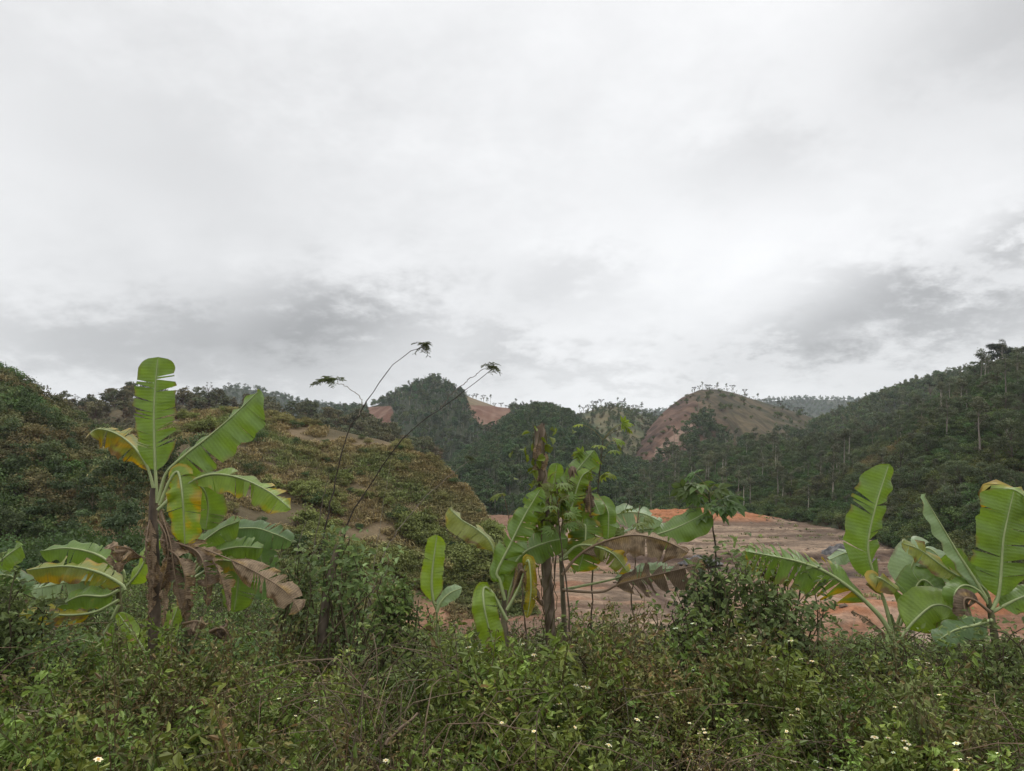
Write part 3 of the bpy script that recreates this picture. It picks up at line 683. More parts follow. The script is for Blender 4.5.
    for i in range(210):
        Y = 24 + 32 * rg.random(); X = -140 + 345 * rg.random(); z = zg((X - 512) / F * Y, Y); x = (X - 512) / F * Y
        if X > 150 and Y > 38: continue
        s = .55 + .6 * rg.random(); d = rg.random() < .25
        put(pd if d else ph, i, (x, Y, z - .1), rg.random() * 6.28, s * (.7 if d else 1.0), 'greyish dry bush in the thicket below the left hill' if d else 'dark green bush in the thicket below the left hill', 'bush', 'dry bushes in the left thicket' if d else 'green bushes in the left thicket', .9 + .5 * rg.random())
    Pg, tg_, vg = H_scrub.rand(500, rg, .08, 1.0); Pg = Pg[(tg_ > .22) & (rg.random(len(Pg)) < .5)]; Pg = Pg[poisson(Pg, 2.6)][:70]
    for i, p in enumerate(Pg): put(ph, i, p - [0, 0, .1], i * 2.1, .3 + .45 * rg.random() ** 2, 'small dark green bush on the brown scrub slope behind the thin saplings', 'bush', 'bushes dotted over the brown scrub slope', .7 + .4 * rg.random())
    pb2 = protos('bushy_tree', 'feather', 4, (.75, 1.05, .78))
    Pe, te, ve = H_edge.rand(260, rg, .02, .62); Xe, Ye = proj(Pe); Ps, ts, vs_ = H_scrub.rand(400, rg, .02, .75); Xs, Ys = proj(Ps); PP = np.vstack([Pe[(Xe > -60) & (Ye > 425)], Ps[(Xs < 165 + 40 * rg.random(len(Xs))) & (Ys > 440)]]); PP = PP[poisson(PP, 1.9)]
    for i, p in enumerate(PP): put(pb2, i, p - [0, 0, .3], i * 1.1, .38 + .3 * rg.random(), 'low bushy tree with dense green crown in the dip below the left hill', 'tree', 'bushy trees in the left dip', .8 + .4 * rg.random())
    print('left dip trees', len(PP))
    for pr in (pb, ps, pf, b2, s2, pt, ph, pd, pb2): drop_unused(pr)


woods()


# ------------------------------------------------------------------ banana plants
GREENS = {'green': (.14, .225, .042), 'dark': (.105, .175, .06), 'bright': (.20, .295, .045), 'pale': (.27, .36, .19), 'olive': (.23, .26, .06), 'yellow': (.30, .28, .03), 'dry': (.33, .245, .165), 'drydark': (.19, .14, .098)}


def blade(path, width, N=(0, -1, .25), fl=10, fr=10, wl=1.0, wr=1.0, col='green', edge=.06, tear=3, ripple=.02, seed=0, crumple=0.0, yellow=0.0, s0=.10, nrow=56, mcol=7, tip=.3, shape=1.0, curl=0.0, fray=20, gapk=1.0):
    """one banana leaf: path = world points of the midrib, petiole included up to s0"""
    r = np.random.default_rng(seed); Cv = spline(path, 160); s = np.linspace(0, 1, 160); L = np.linalg.norm(np.diff(Cv, axis=0), axis=1).sum()
    T = nrm(np.gradient(Cv, axis=0)); Nn = np.broadcast_to(np.asarray(N, float), T.shape) if np.ndim(N[0]) == 0 else np.stack([np.interp(s, np.linspace(0, 1, len(N)), np.asarray(N, float)[:, c]) for c in range(3)], 1)
    S = nrm(np.cross(Nn, T)); Nn = np.cross(T, S); base = np.array(GREENS[col]); qb = QB()

    def prof(u): return np.clip(1 - (1 - np.clip(u / .22, 0, 1)) ** 2, 0, 1) ** .6 * np.clip(1 - (np.clip((u - (1 - tip)) / tip, 0, 1)) ** 2.2, 0, 1) ** .6 * (1 - .12 * np.abs(u - .45)) * shape
    ip = lambda A, ss: np.stack([np.interp(ss, s, A[:, c]) for c in range(3)], -1)
    dry = col.startswith('dry')
    for side, f, wf in ((1, fl, wl), (-1, fr, wr)):
        if wf <= 0: continue
        cuts = np.sort(np.r_[s0, s0 + (1 - s0) * (.12 + .8 * r.random(tear + (2 if tear > 1 else 0))), 1.0]); edges = list(zip(cuts[:-1], cuts[1:]))
        for (a, b) in edges:
            if b - a < .004: continue
            nr = max(3, int(nrow * (b - a)) + 2); ss = np.linspace(a, b, nr)[:, None]; k = np.linspace(0, 1, mcol)[None]
            gap = (.002 + .032 * r.random() ** 4 + (.012 if dry else 0)) * gapk if tear else 0; mid = (a + b) / 2; shrink = np.clip(1 - gap * k * 2 / max(b - a, .03), .3, 1)
            s2 = mid + (ss - mid) * np.where((ss < mid) & (a > s0 + 1e-6) | (ss >= mid) & (b < 1 - 1e-6), shrink, 1.0)
            sw = np.clip(s2 + .06 * k * prof((ss - s0) / (1 - s0)) * (1 - (ss - s0)), 0, 1)     # veins sweep forward
            w = width * .5 * wf * prof((ss - s0) / (1 - s0)) * (1 + (.05 * r.random() if tear else 0)) + .004
            ang = R(f) + (R(r.normal() * (9 if not dry else fray))) * (1 if a > s0 + 1e-6 else .3) + R(curl) * k
            C0, S0, N0 = ip(Cv, sw), ip(S, sw), ip(Nn, sw)
            hz = width * .5 * wf * k * np.cos(ang); dp = -k * np.sin(ang) * 1.0 - .10 * k * k
            rip = ripple * k * np.sin(ss * L * 26 + side * 1.3 + 2 * fbm(ss * 6, k * 0 + seed, seed)) + ripple * 1.5 * k * 2 * fbm(ss * 5 + side * 9, k * 1.5 + seed, seed + 3)
            if crumple: rip = rip + crumple * (2 * fbm(ss * 9 + side * 5, k * 3 + seed, seed + 5) + fbm(ss * 25, k * 6, seed + 7)) * (.3 + k)
            pf = prof((ss - s0) / (1 - s0)) * (1 + .22 * k * 2 * fbm(ss * 7 + seed + side * 3, 0 * k + .5, seed + 33) + .06 * k * fbm(ss * 40 + seed, 0 * k + side, seed + 34)); P = C0 + S0 * (side * (hz * pf + .004 * k))[..., None] + N0 * ((dp * width * .5 * wf * pf + rip))[..., None]
            if crumple: P = P + T[80] * (crumple * 1.2 * fbm(ss * 14 + 3, k * 4 + side, seed + 11))[..., None]
            nz = fbm(ss * 9 + seed, k * 2.5 + side * 4, seed + 21); nz2 = fbm(ss * 30 + seed, k * 5 + side * 4, seed + 22)
            cc = np.broadcast_to(base, P.shape) * (1 + .35 * nz + .15 * nz2)[..., None]
            cc = mixc(cc, np.array(GREENS['pale']) * .8, .35 * sst(.16, .0, k) * np.ones_like(nz) * (0 if dry else 1))
            if yellow: yw = np.clip(sst(.75 - yellow, 1.05 - yellow * .5, .7 * k + 2.2 * np.maximum(fbm(ss * 5 + seed, k * 1.2 + side * 4, seed + 23), -.1) + .7 * nz2) * 1.0, 0, 1); cc = mixc(cc, [.44, .29, .022], yw * .85)
            if edge: ew = sst(1.0 - edge * .5, 1.10 - edge * .2, k + 1.6 * np.maximum(nz, -.2) * edge * 3 + .5 * nz2 * edge); cc = mixc(cc, [.17, .105, .05], ew * .9)
            if dry: cc = mixc(cc, [.075, .05, .035], .7 * sst(.02, .25, nz + .6 * nz2)); cc = mixc(cc, [.45, .30, .10], .5 * sst(.08, .3, fbm(ss * 6 + 31, k + side * 3, seed + 41)))
            uv = np.stack([np.broadcast_to(sw * L, nz.shape), np.broadcast_to(k * side, nz.shape)], -1)
            Q = grid_quads(nr, mcol); qb.add(P, Q if side > 0 else Q[:, ::-1], cc.reshape(-1, 3), uv.reshape(-1, 2))
    return qb, Cv


def leaf_obj(parent, path, width, rib=.013, name=None, label=None, **kw):
    dry = kw.get('col', 'green').startswith('dry'); o0 = np.array(parent.location)
    qb, Cv = blade(path, width, **kw); o = qb.build(name or ('dead_leaf' if dry else 'leaf'), M_DRY if dry else M_BAN, parent, True, None)
    V, Q = tube(Cv[::4] + np.array([0, -.003, 0]), np.linspace(rib * 1.5, rib * .25, 40), 6)
    rc = (.36, .42, .19) if not dry else (.22, .15, .09); rb = mesh('leaf_stalk', V, Q, rc, M_RIB, o)
    for m in (o, rb):
        co = np.empty(len(m.data.vertices) * 3, np.float32); m.data.vertices.foreach_get('co', co); co = co.reshape(-1, 3) - o0.astype(np.float32); m.data.vertices.foreach_set('co', co.ravel())
    if label: o['label'] = label
    return o


def pp(pts, Y):
    """path from pixel points (px, py[, dy]) at distance Y"""
    return np.array([at(p[0], p[1], Y + (p[2] if len(p) > 2 else 0)) for p in pts])


def stem_obj(parent, pts, Y, r, col, name='pseudostem', n=24, k=10, mat=None, seed=1):
    P = spline(pp(pts, Y), n); V, Q = tube(P, np.interp(np.linspace(0, 1, n), np.linspace(0, 1, len(r)), r), k, .10, seed)
    nz = fbm(V[:, 0] * 30, V[:, 2] * 2.5, seed); c = mixc(np.array(col) * .45, np.array(col) * 1.5, sst(-.25, .3, nz)); return mesh(name, V - np.array(parent.location), Q, c, mat or M_STEM, parent)


def PX(w, Y): return w * Y / F


def base_of(px, Y): x = (px - 512) / F * Y; return (x, Y, float(zg(x, Y)) - .05)


UPN = (0, -.55, .83)


def banana_left():
    Y = 8.0; e = empty('banana_plant', base_of(155, Y), 'tall banana plant with one upright torn leaf and withered brown sheaths, left of the photo', 'banana plant')
    stem_obj(e, [(153, 690), (154, 640), (155, 580), (153, 520), (154, 488)], Y, [.066, .062, .055, .05, .035], (.105, .078, .058))
    for i, (a, b) in enumerate([((150, 520), (148, 600)), ((160, 505), (166, 600)), ((157, 560), (165, 640))]):
        leaf_obj(e, pp([a, ((a[0] + b[0]) / 2 + 3, (a[1] + b[1]) / 2, -.06), b], Y - .07), .075, rib=.004, name='dry_sheath', N=(0, -1, 0), col='dry', tear=3, crumple=.02, seed=60 + i, edge=.3, s0=.02)
    L = lambda pts, w, dy=0, **k: leaf_obj(e, pp(pts, Y + dy), PX(w, Y), **k)
    L([(157, 503), (156, 480), (155, 455), (154, 410), (156, 380), (158, 357)], 40, 0, N=(.1, -1, .1), fl=6, fr=4, seed=3, tear=9, s0=.22, col='green', tip=.12, ripple=.012, edge=.10)
    L([(158, 503), (166, 474), (184, 456), (207, 438), (235, 414), (260, 390)], 46, -.05, N=(-.35, -1, .25), fl=40, fr=18, wl=.8, wr=1.35, seed=5, tear=3, s0=.22, col='green', ripple=.03, tip=.35)
    L([(156, 503), (152, 482), (146, 464), (132, 445), (115, 433), (98, 429), (89, 434, -.1)], 40, .05, N=(-.15, -.55, .8), fl=75, fr=20, seed=7, tear=7, s0=.28, col='olive', yellow=.5, edge=.4, ripple=.025)
    L([(158, 510), (176, 494), (194, 480), (214, 474), (240, 478), (268, 491), (291, 509)], 34, -.15, N=(.1, -.5, .85), fl=8, fr=52, seed=9, tear=4, s0=.27, col='bright', yellow=.22, ripple=.025, edge=.08)
    L([(160, 505), (170, 480), (178, 472), (182, 490, -.1), (184, 520, -.1), (185, 548, -.08)], 31, -.1, N=(0, -1, .1), fl=8, fr=12, seed=11, tear=2, s0=.22, col='bright', yellow=.52, ripple=.025, edge=.08)
    L([(160, 508), (178, 492), (200, 486), (208, 505, .1), (206, 530, .1)], 34, .25, N=(0, -1, .3), fl=15, fr=15, seed=13, tear=4, s0=.25, col='green', ripple=.02)
    # withered hanging leaves
    for i, (pts, w, dy) in enumerate([([(160, 510), (170, 540, -.1), (176, 580, -.15), (186, 622, -.12)], 20, -.12), ([(163, 545), (180, 560, -.15), (186, 590, -.15), (180, 618, -.1)], 18, -.15), ([(165, 540), (195, 550, -.15), (205, 570, -.2), (208, 606, -.15)], 23, -.1), ([(165, 540), (200, 548, -.1), (218, 570, -.15), (229, 610, -.1)], 20, 0),
                                       ([(158, 520), (166, 535, -.1), (168, 560, -.12), (160, 590, -.1)], 13, -.1), ([(150, 520), (146, 545, -.1), (150, 585, -.1), (148, 620, -.1)], 9, -.05)]):
        L(pts, w, dy, N=(.2 * (-1) ** i, -1, 0), fl=50, fr=55, seed=20 + i, tear=9, crumple=.045, s0=.12, col='dry' if i % 2 else 'drydark', edge=.3, rib=.007)
    L([(154, 560), (140, 556), (128, 548, -.1), (112, 548, -.12), (118, 572, -.1)], 30, 0, N=(-.2, -.6, .8), fl=65, fr=65, seed=31, tear=6, crumple=.06, s0=.2, col='dry', rib=.006)
    # big half-dry leaf drooping to the right
    L([(160, 540), (200, 548, .05), (238, 563), (266, 578), (286, 592), (300, 611)], 27, -.2, N=(.35, -1, .55), fl=18, fr=30, seed=33, tear=3, crumple=.018, s0=.46, col='dry', edge=.3, rib=.008, fray=6)
    # lower right leaves of its suckers
    S = empty('banana_plant', base_of(192, Y + .7), 'low banana sucker with fresh green leaves just right of the tall withered-sheath banana', 'banana plant')
    stem_obj(S, [(188, 680), (188, 640), (187, 590), (190, 560)], Y + .7, [.045, .04, .035, .02], (.12, .13, .05), seed=4)
    G = lambda pts, w, dy=0, **k: leaf_obj(S, pp(pts, Y + .7 + dy), PX(w, Y + .7), **k)
    G([(189, 570), (192, 552), (205, 540), (222, 528), (240, 521)], 30, 0, N=(-.2, -.75, .7), fl=8, fr=45, seed=41, tear=1, s0=.18, col='green')
    G([(190, 575), (198, 560), (215, 552), (238, 547), (263, 548)], 30, -.1, N=(0, -.7, .7), fl=10, fr=50, seed=42, tear=2, s0=.2, col='green')
    G([(190, 575), (222, 535), (252, 528), (275, 534), (293, 542)], 28, .3, N=(0, -.7, .7), fl=10, fr=45, seed=43, tear=3, s0=.35, col='dark')
    G([(190, 580), (205, 562), (222, 560), (240, 563), (256, 570)], 22, -.15, N=(0, -.6, .8), fl=5, fr=55, seed=44, tear=2, s0=.2, col='olive', yellow=.3)
    G([(192, 580), (225, 560), (238, 575, -.1), (234, 612, -.1)], 34, .1, N=(0, -1, 0), fl=8, fr=8, seed=45, tear=2, s0=.25, col='green')
    G([(190, 580), (250, 548), (262, 565), (262, 600)], 30, .4, N=(0, -1, .1), fl=10, fr=10, seed=46, tear=3, s0=.4, col='dark')
    # two short fresh shoots at the foot
    T = empty('banana_shoot', base_of(135, Y - .4), 'short bright banana shoot leaf leaning left at the foot of the tall withered-sheath banana', 'banana shoot'); leaf_obj(T, pp([(150, 670), (143, 648), (132, 632), (118, 613)], Y - .4), PX(14, Y - .4), seed=51, tear=0, s0=.3, col='bright', fl=5, fr=8, N=(.1, -1, .3))
    T = empty('banana_shoot', base_of(160, Y - .4), 'short bright banana shoot leaf leaning right at the foot of the tall withered-sheath banana', 'banana shoot'); leaf_obj(T, pp([(158, 668), (164, 645), (171, 625), (178, 607)], Y - .4), PX(17, Y - .4), seed=52, tear=0, s0=.25, col='bright', fl=5, fr=8, N=(-.1, -1, .3))
    D = empty('dead_banana_leaf', base_of(195, Y - .3), 'curled tan dead leaf lying on the weeds right of the tall banana stem', 'dead leaf'); leaf_obj(D, pp([(183, 624), (196, 621, -.05), (207, 625)], Y - .3), PX(24, Y - .3), seed=53, tear=3, crumple=.04, s0=.02, col='dry', fl=70, fr=40, N=(0, -.8, .6))
    D = empty('dead_banana_leaf', base_of(220, Y - .2), 'crumpled grey-brown dead leaf on the weeds beside the curled tan one', 'dead leaf'); leaf_obj(D, pp([(210, 632), (222, 628, -.05), (232, 640)], Y - .2), PX(20, Y - .2), seed=54, tear=3, crumple=.05, s0=.02, col='drydark', fl=60, fr=50, N=(0, -.8, .6))


def banana_low_left():
    Y = 8.8; e = empty('banana_plant', base_of(118, Y), 'low spreading banana plant with yellow-striped leaves reaching left of the tall one', 'banana plant')
    stem_obj(e, [(122, 690), (121, 640), (119, 600), (118, 580)], Y, [.05, .045, .04, .02], (.12, .11, .05), seed=5)
    G = lambda pts, w, dy=0, **k: leaf_obj(e, pp(pts, Y + dy), PX(w, Y), **k)
    G([(119, 585), (112, 566), (96, 554), (68, 548), (40, 551)], 28, .1, N=(0, -.6, .8), fl=55, fr=12, seed=71, tear=2, s0=.2, col='green')
    G([(125, 590), (121, 584), (98, 572), (66, 566), (26, 570)], 29, -.2, N=(0, -.55, .83), fl=58, fr=15, seed=72, tear=6, s0=.06, col='olive', yellow=.3, edge=.25)
    G([(119, 590), (105, 596), (80, 596), (57, 607)], 24, -.3, N=(0, -.7, .7), fl=45, fr=10, seed=73, tear=1, s0=.12, col='green', yellow=.1)
    G([(119, 588), (100, 582), (70, 582), (30, 590)], 24, .2, N=(0, -.7, .7), fl=40, fr=15, seed=74, tear=6, s0=.15, col='pale')
    G([(119, 600), (95, 612), (66, 615), (40, 612), (14, 616)], 20, -.35, N=(0, -.8, .6), fl=30, fr=15, seed=75, tear=3, s0=.3, col='yellow', edge=.6, yellow=.3, label='yellowing leaf spotted with brown')
    G([(120, 595), (140, 570), (150, 548), (160, 540)], 22, .3, N=(0, -.8, .5), fl=20, fr=20, seed=76, tear=1, s0=.2, col='bright')
    G([(119, 590), (124, 572), (108, 560), (95, 572, -.1), (98, 600, -.1)], 26, .4, N=(0, -1, .2), fl=12, fr=12, seed=77, tear=2, s0=.3, col='bright')
    G([(119, 605), (100, 640), (80, 640), (58, 646)], 20, -.4, N=(0, -.6, .8), fl=30, fr=15, seed=78, tear=2, s0=.2, col='green')
    Y = 7.6; e = empty('banana_plant', base_of(-30, Y), 'banana plant cut by the left frame edge, one pleated leaf showing', 'banana plant')
    stem_obj(e, [(-30, 700), (-28, 640), (-26, 600)], Y, [.06, .055, .04], (.12, .11, .05), seed=6)
    G = lambda pts, w, dy=0, **k: leaf_obj(e, pp(pts, Y + dy), PX(w, Y), **k)
    G([(-26, 605), (-15, 575), (4, 558), (22, 545)], 26, 0, N=(-.2, -.8, .6), fl=10, fr=35, seed=81, tear=2, s0=.2, col='green', ripple=.03)
    G([(-26, 605), (-20, 585), (0, 575), (18, 580), (24, 596)], 30, .2, N=(0, -.7, .7), fl=20, fr=40, seed=82, tear=4, s0=.2, col='dark')
    G([(-26, 605), (-60, 560), (-90, 550)], 30, .2, N=(0, -.7, .7), fl=20, fr=30, seed=83, tear=3, s0=.2, col='green')


def banana_centre():
    Y = 8.6; e = empty('banana_plant', base_of(505, Y), 'ragged banana plant with big bluish-green blades left of the pale broken trunk', 'banana plant')
    stem_obj(e, [(507, 690), (506, 650), (504, 620), (505, 590)], Y, [.05, .045, .04, .025], (.16, .13, .09), seed=7)
    G = lambda pts, w, dy=0, **k: leaf_obj(e, pp(pts, Y + dy), PX(w, Y), **k)
    G([(505, 600), (500, 580), (497, 572), (510, 545), (525, 515), (541, 488)], 31, -.1, N=(-.3, -1, .2), fl=12, fr=30, wl=.8, wr=.95, seed=91, tear=7, gapk=1.8, s0=.12, col='green', ripple=.035)
    G([(505, 600), (498, 575), (492, 545), (478, 530), (462, 520), (449, 508)], 30, .1, N=(.35, -.8, .5), fl=15, fr=45, seed=92, tear=2, s0=.42, col='olive', yellow=.12, edge=.3)
    G([(505, 600), (512, 570), (525, 552), (548, 542), (568, 538)], 32, .1, N=(-.1, -.8, .5), fl=10, fr=35, seed=93, tear=4, s0=.2, col='green')
    G([(507, 620), (492, 592), (484, 588), (484, 605, -.1), (490, 632, -.1), (500, 660, -.05)], 24, -.25, N=(0, -1, .1), fl=5, fr=10, seed=94, tear=1, s0=.28, col='bright', ripple=.03)
    G([(506, 605), (513, 580), (520, 565)], 18, 0, N=(0, -1, .3), fl=8, fr=8, seed=95, tear=0, s0=.2, col='bright')
    G([(507, 610), (520, 585), (528, 560, -.1), (531, 590, -.12), (527, 618, -.1)], 12, -.15, N=(0, -1, 0), fl=30, fr=30, seed=96, tear=4, s0=.35, col='yellow', yellow=.5, edge=.3, crumple=.02, label='bright yellow dying leaf')
    G([(507, 610), (516, 582), (522, 570, -.1), (532, 585, -.12), (543, 606, -.1)], 14, -.1, N=(0, -1, 0), fl=50, fr=50, seed=97, tear=4, s0=.2, col='drydark', crumple=.03)
    # the second plant behind with the tall torn blade
    Y = 9.2; e = empty('banana_plant', base_of(560, Y), 'banana plant with a torn blade bent over its top right of the pale broken trunk', 'banana plant')
    stem_obj(e, [(566, 690), (565, 640), (562, 580), (560, 545)], Y, [.035, .033, .03, .02], (.13, .11, .07), seed=8)
    G = lambda pts, w, dy=0, **k: leaf_obj(e, pp(pts, Y + dy), PX(w, Y), **k)
    G([(560, 550), (558, 520), (561, 502), (570, 480), (582, 464), (594, 450)], 38, -.1, N=(-.3, -1, .25), fl=28, fr=-4, wl=.7, wr=.95, seed=101, tear=9, gapk=1.8, s0=.28, col='green', ripple=.035)
    G([(560, 550), (556, 520), (551, 500), (554, 482), (557, 463)], 18, .1, N=(0, -1, .2), fl=15, fr=5, seed=102, tear=1, s0=.45, col='green')
    G([(560, 550), (585, 530), (600, 505), (608, 512, -.1), (608, 540, -.1)], 22, 0, N=(.1, -1, .2), fl=10, fr=30, seed=103, tear=2, s0=.3, col='green')
    G([(560, 555), (575, 535), (585, 525, -.1), (584, 550, -.15), (578, 572, -.1)], 34, -.1, N=(-.1, -1, .2), fl=12, fr=15, seed=104, tear=3, s0=.25, col='green', yellow=.06)
    G([(560, 555), (590, 535), (615, 515), (640, 513), (662, 522)], 26, .2, N=(0, -.55, .8), fl=5, fr=50, seed=105, tear=6, s0=.40, col='pale')
    G([(560, 560), (620, 545), (655, 535), (680, 526), (709, 511)], 34, .1, N=(-.1, -.75, .6), fl=12, fr=18, seed=106, tear=1, s0=.55, col='green', ripple=.02)
    G([(560, 560), (600, 540), (640, 530), (672, 528)], 18, .25, N=(0, -.6, .8), fl=5, fr=30, seed=107, tear=4, s0=.4, col='pale')
    G([(562, 575), (578, 556), (600, 543), (632, 535), (662, 540), (688, 552)], 34, -.4, N=(.05, -.5, .85), fl=20, fr=62, seed=108, tear=2, s0=.2, col='dry', crumple=.02, edge=.4, fray=6, label='long dead leaf arching to the right')
    G([(562, 590), (600, 592), (620, 584), (660, 574), (706, 563)], 34, -.2, N=(0, -.5, .85), fl=8, fr=65, seed=109, tear=6, s0=.38, col='drydark', crumple=.02)
    G([(562, 590), (610, 580), (640, 572), (676, 568)], 22, 0, N=(0, -.6, .8), fl=5, fr=30, seed=110, tear=5, s0=.45, col='pale')
    for i, (pts, w, c) in enumerate([([(560, 550), (566, 515), (575, 500), (590, 496), (600, 515, -.1)], 26, 'green'), ([(560, 550), (550, 525), (543, 508), (536, 505, -.1), (530, 525, -.15)], 24, 'bright'), ([(560, 550), (568, 520), (580, 480), (590, 470)], 20, 'bright'), ([(560, 555), (545, 545), (532, 548, -.1), (526, 570, -.1)], 24, 'green'), ([(560, 560), (580, 545), (610, 552, -.1), (628, 572, -.1)], 22, 'olive')]): G(pts, w, -.15 - .05 * i, N=(0, -.9, .45), fl=15, fr=30, seed=160 + i, tear=5, gapk=1.6, s0=.3, col=c, ripple=.03, yellow=.1)
    for i, (x, yy) in enumerate([(572, 470), (585, 478)]): G([(560, 545), (566, 510), (x, yy, -.05), (x + 4, yy + 18, -.1), (x + 6, yy + 40, -.1)], 12, -.1, N=(0, -1, 0), fl=50, fr=50, seed=112 + i, tear=4, s0=.4, col='drydark', crumple=.03)
    # single upright shoot and its neighbour
    Y = 8.4; T = empty('banana_shoot', base_of(435, Y), 'single upright bright green banana shoot standing alone before the bare soil', 'banana shoot')
    stem_obj(T, [(440, 690), (438, 640), (436, 605)], Y, [.018, .016, .012], (.22, .24, .10), seed=9, n=10, k=8)
    leaf_obj(T, pp([(437, 610), (433, 598), (432, 575), (437, 535)], Y), PX(21, Y), seed=121, tear=1, s0=.12, col='bright', fl=6, fr=4, N=(.1, -1, .1), tip=.2)
    leaf_obj(T, pp([(437, 612), (441, 602), (450, 593), (462, 588)], Y - .1), PX(14, Y), seed=122, tear=0, s0=.12, col='pale', fl=10, fr=35, N=(0, -.8, .6))
    D = empty('dead_banana_leaf', base_of(462, 7.6), 'rust-brown curled dead leaf on the weeds before the ragged central banana', 'dead leaf'); leaf_obj(D, pp([(444, 668), (460, 655, -.05), (484, 668)], 7.6), PX(26, 7.6), seed=123, tear=2, crumple=.04, s0=.02, col='drydark', fl=60, fr=60, N=(0, -.7, .7))


def banana_right():
    Y = 8.2; e = empty('banana_plant', base_of(893, Y), 'banana plant with one tall upright blade and a fringed leaf arching left over bare soil', 'banana plant')
    stem_obj(e, [(902, 700), (900, 660), (895, 636), (889, 615)], Y, [.06, .055, .05, .03], (.10, .14, .05), seed=10)
    G = lambda pts, w, dy=0, **k: leaf_obj(e, pp(pts, Y + dy), PX(w, Y), **k)
    G([(893, 630), (884, 600), (874, 575), (868, 545), (876, 505), (889, 464)], 34, 0, N=(.15, -1, .1), fl=14, fr=10, wl=1.2, wr=.8, seed=131, tear=2, s0=.29, col='green', tip=.3, ripple=.022)
    G([(898, 650), (884, 622), (866, 602), (850, 588), (826, 572), (800, 562), (772, 556), (745, 551)], 46, -.2, N=(-.1, -.6, .8), fl=58, fr=6, seed=132, tear=18, gapk=2.2, s0=.30, col='green', yellow=.12, edge=.2, rib=.02)
    G([(893, 635), (905, 600), (912, 565), (925, 548), (940, 560, -.1), (936, 590, -.1)], 40, .15, N=(.1, -.8, .5), fl=20, fr=40, seed=133, tear=2, s0=.3, col='pale')
    G([(893, 635), (880, 590), (866, 563), (848, 553), (829, 560)], 18, .15, N=(0, -.7, .7), fl=12, fr=25, seed=134, tear=1, s0=.55, col='pale')
    G([(893, 635), (884, 600), (876, 580), (880, 578, -.1), (898, 590, -.1)], 20, -.1, N=(0, -.8, .6), fl=20, fr=20, seed=135, tear=1, s0=.45, col='olive', yellow=.25, edge=.5)
    G([(895, 640), (910, 600), (922, 580), (936, 592, -.1), (938, 620, -.1)], 36, 0, N=(0, -.9, .4), fl=15, fr=25, seed=136, tear=2, s0=.25, col='green')
    G([(895, 645), (915, 620), (935, 605), (955, 612, -.1), (965, 640, -.15)], 44, -.3, N=(0, -.8, .5), fl=12, fr=15, seed=137, tear=1, s0=.2, col='bright')
    G([(895, 650), (884, 634), (868, 620), (852, 611)], 8, -.3, N=(0, -.8, .6), fl=40, fr=40, seed=138, tear=3, s0=.2, col='dry', crumple=.02, rib=.012)
    Y = 7.8; e = empty('banana_plant', base_of(1000, Y), 'broad-leaved banana plant at the right edge with one rolled pale new leaf', 'banana plant')
    stem_obj(e, [(1000, 700), (998, 660), (992, 620), (988, 598)], Y, [.042, .04, .035, .025], (.13, .13, .06), seed=11)
    G = lambda pts, w, dy=0, **k: leaf_obj(e, pp(pts, Y + dy), PX(w, Y), **k)
    G([(990, 605), (975, 580), (957, 552), (944, 530), (932, 510), (923, 494)], 24, 0, N=(.4, -1, .2), fl=25, fr=60, wl=.75, wr=.7, seed=141, tear=0, s0=.12, col='pale', tip=.25)
    G([(990, 605), (975, 588), (945, 568), (920, 550), (902, 543)], 26, .15, N=(.1, -.8, .6), fl=10, fr=15, seed=142, tear=2, s0=.35, col='olive', yellow=.25, edge=.3)
    G([(990, 605), (985, 590), (962, 570), (948, 552)], 36, .3, N=(0, -1, .3), fl=15, fr=15, seed=143, tear=1, s0=.25, col='green')
    G([(992, 610), (998, 596), (1001, 570), (1003, 540), (1008, 515), (1014, 490)], 62, -.05, N=(.05, -1, .1), fl=5, fr=8, wl=.85, wr=1.1, seed=144, tear=3, s0=.12, col='green', tip=.15, ripple=.02)
    G([(992, 610), (1010, 560), (1003, 510, .1), (996, 492, .1), (1015, 490, -.1), (1040, 510, -.2)], 36, .15, N=(0, -.8, .6), fl=20, fr=40, seed=145, tear=2, s0=.4, col='bright', yellow=.2)
    G([(992, 610), (980, 592), (965, 585), (955, 592, -.1), (953, 606, -.1)], 20, 0, N=(0, -.8, .6), fl=15, fr=15, seed=146, tear=1, s0=.3, col='green')
    G([(992, 612), (1015, 600), (1040, 590)], 26, .1, N=(0, -.8, .6), fl=15, fr=15, seed=147, tear=1, s0=.2, col='green')
    G([(992, 620), (975, 625), (955, 630), (935, 642)], 26, -.35, N=(0, -.6, .8), fl=15, fr=15, seed=148, tear=1, s0=.1, col='dark')
    G([(990, 612), (974, 600), (964, 600), (966, 620, -.05)], 18, -.15, N=(0, -1, .2), fl=10, fr=10, seed=149, tear=1, s0=.3, col='drydark')


banana_left(); banana_low_left(); banana_centre(); banana_right()


# ------------------------------------------------------------------ other plants standing out of the bank
def twig(parent, pts, Y, r0, r1, col, name='stem', n=20, k=6):
    P = spline(pp(pts, Y), n); P[1:-1] += np.random.default_rng(int(pts[0][0])).normal(size=(n - 2, 3)) * .008; V, Q = tube(P, np.linspace(r0, r1, n) * (1 + .18 * np.sin(np.arange(n) * 2.1)), k); return mesh(name, V - np.array(parent.location), Q, col, M_BARK, parent), P


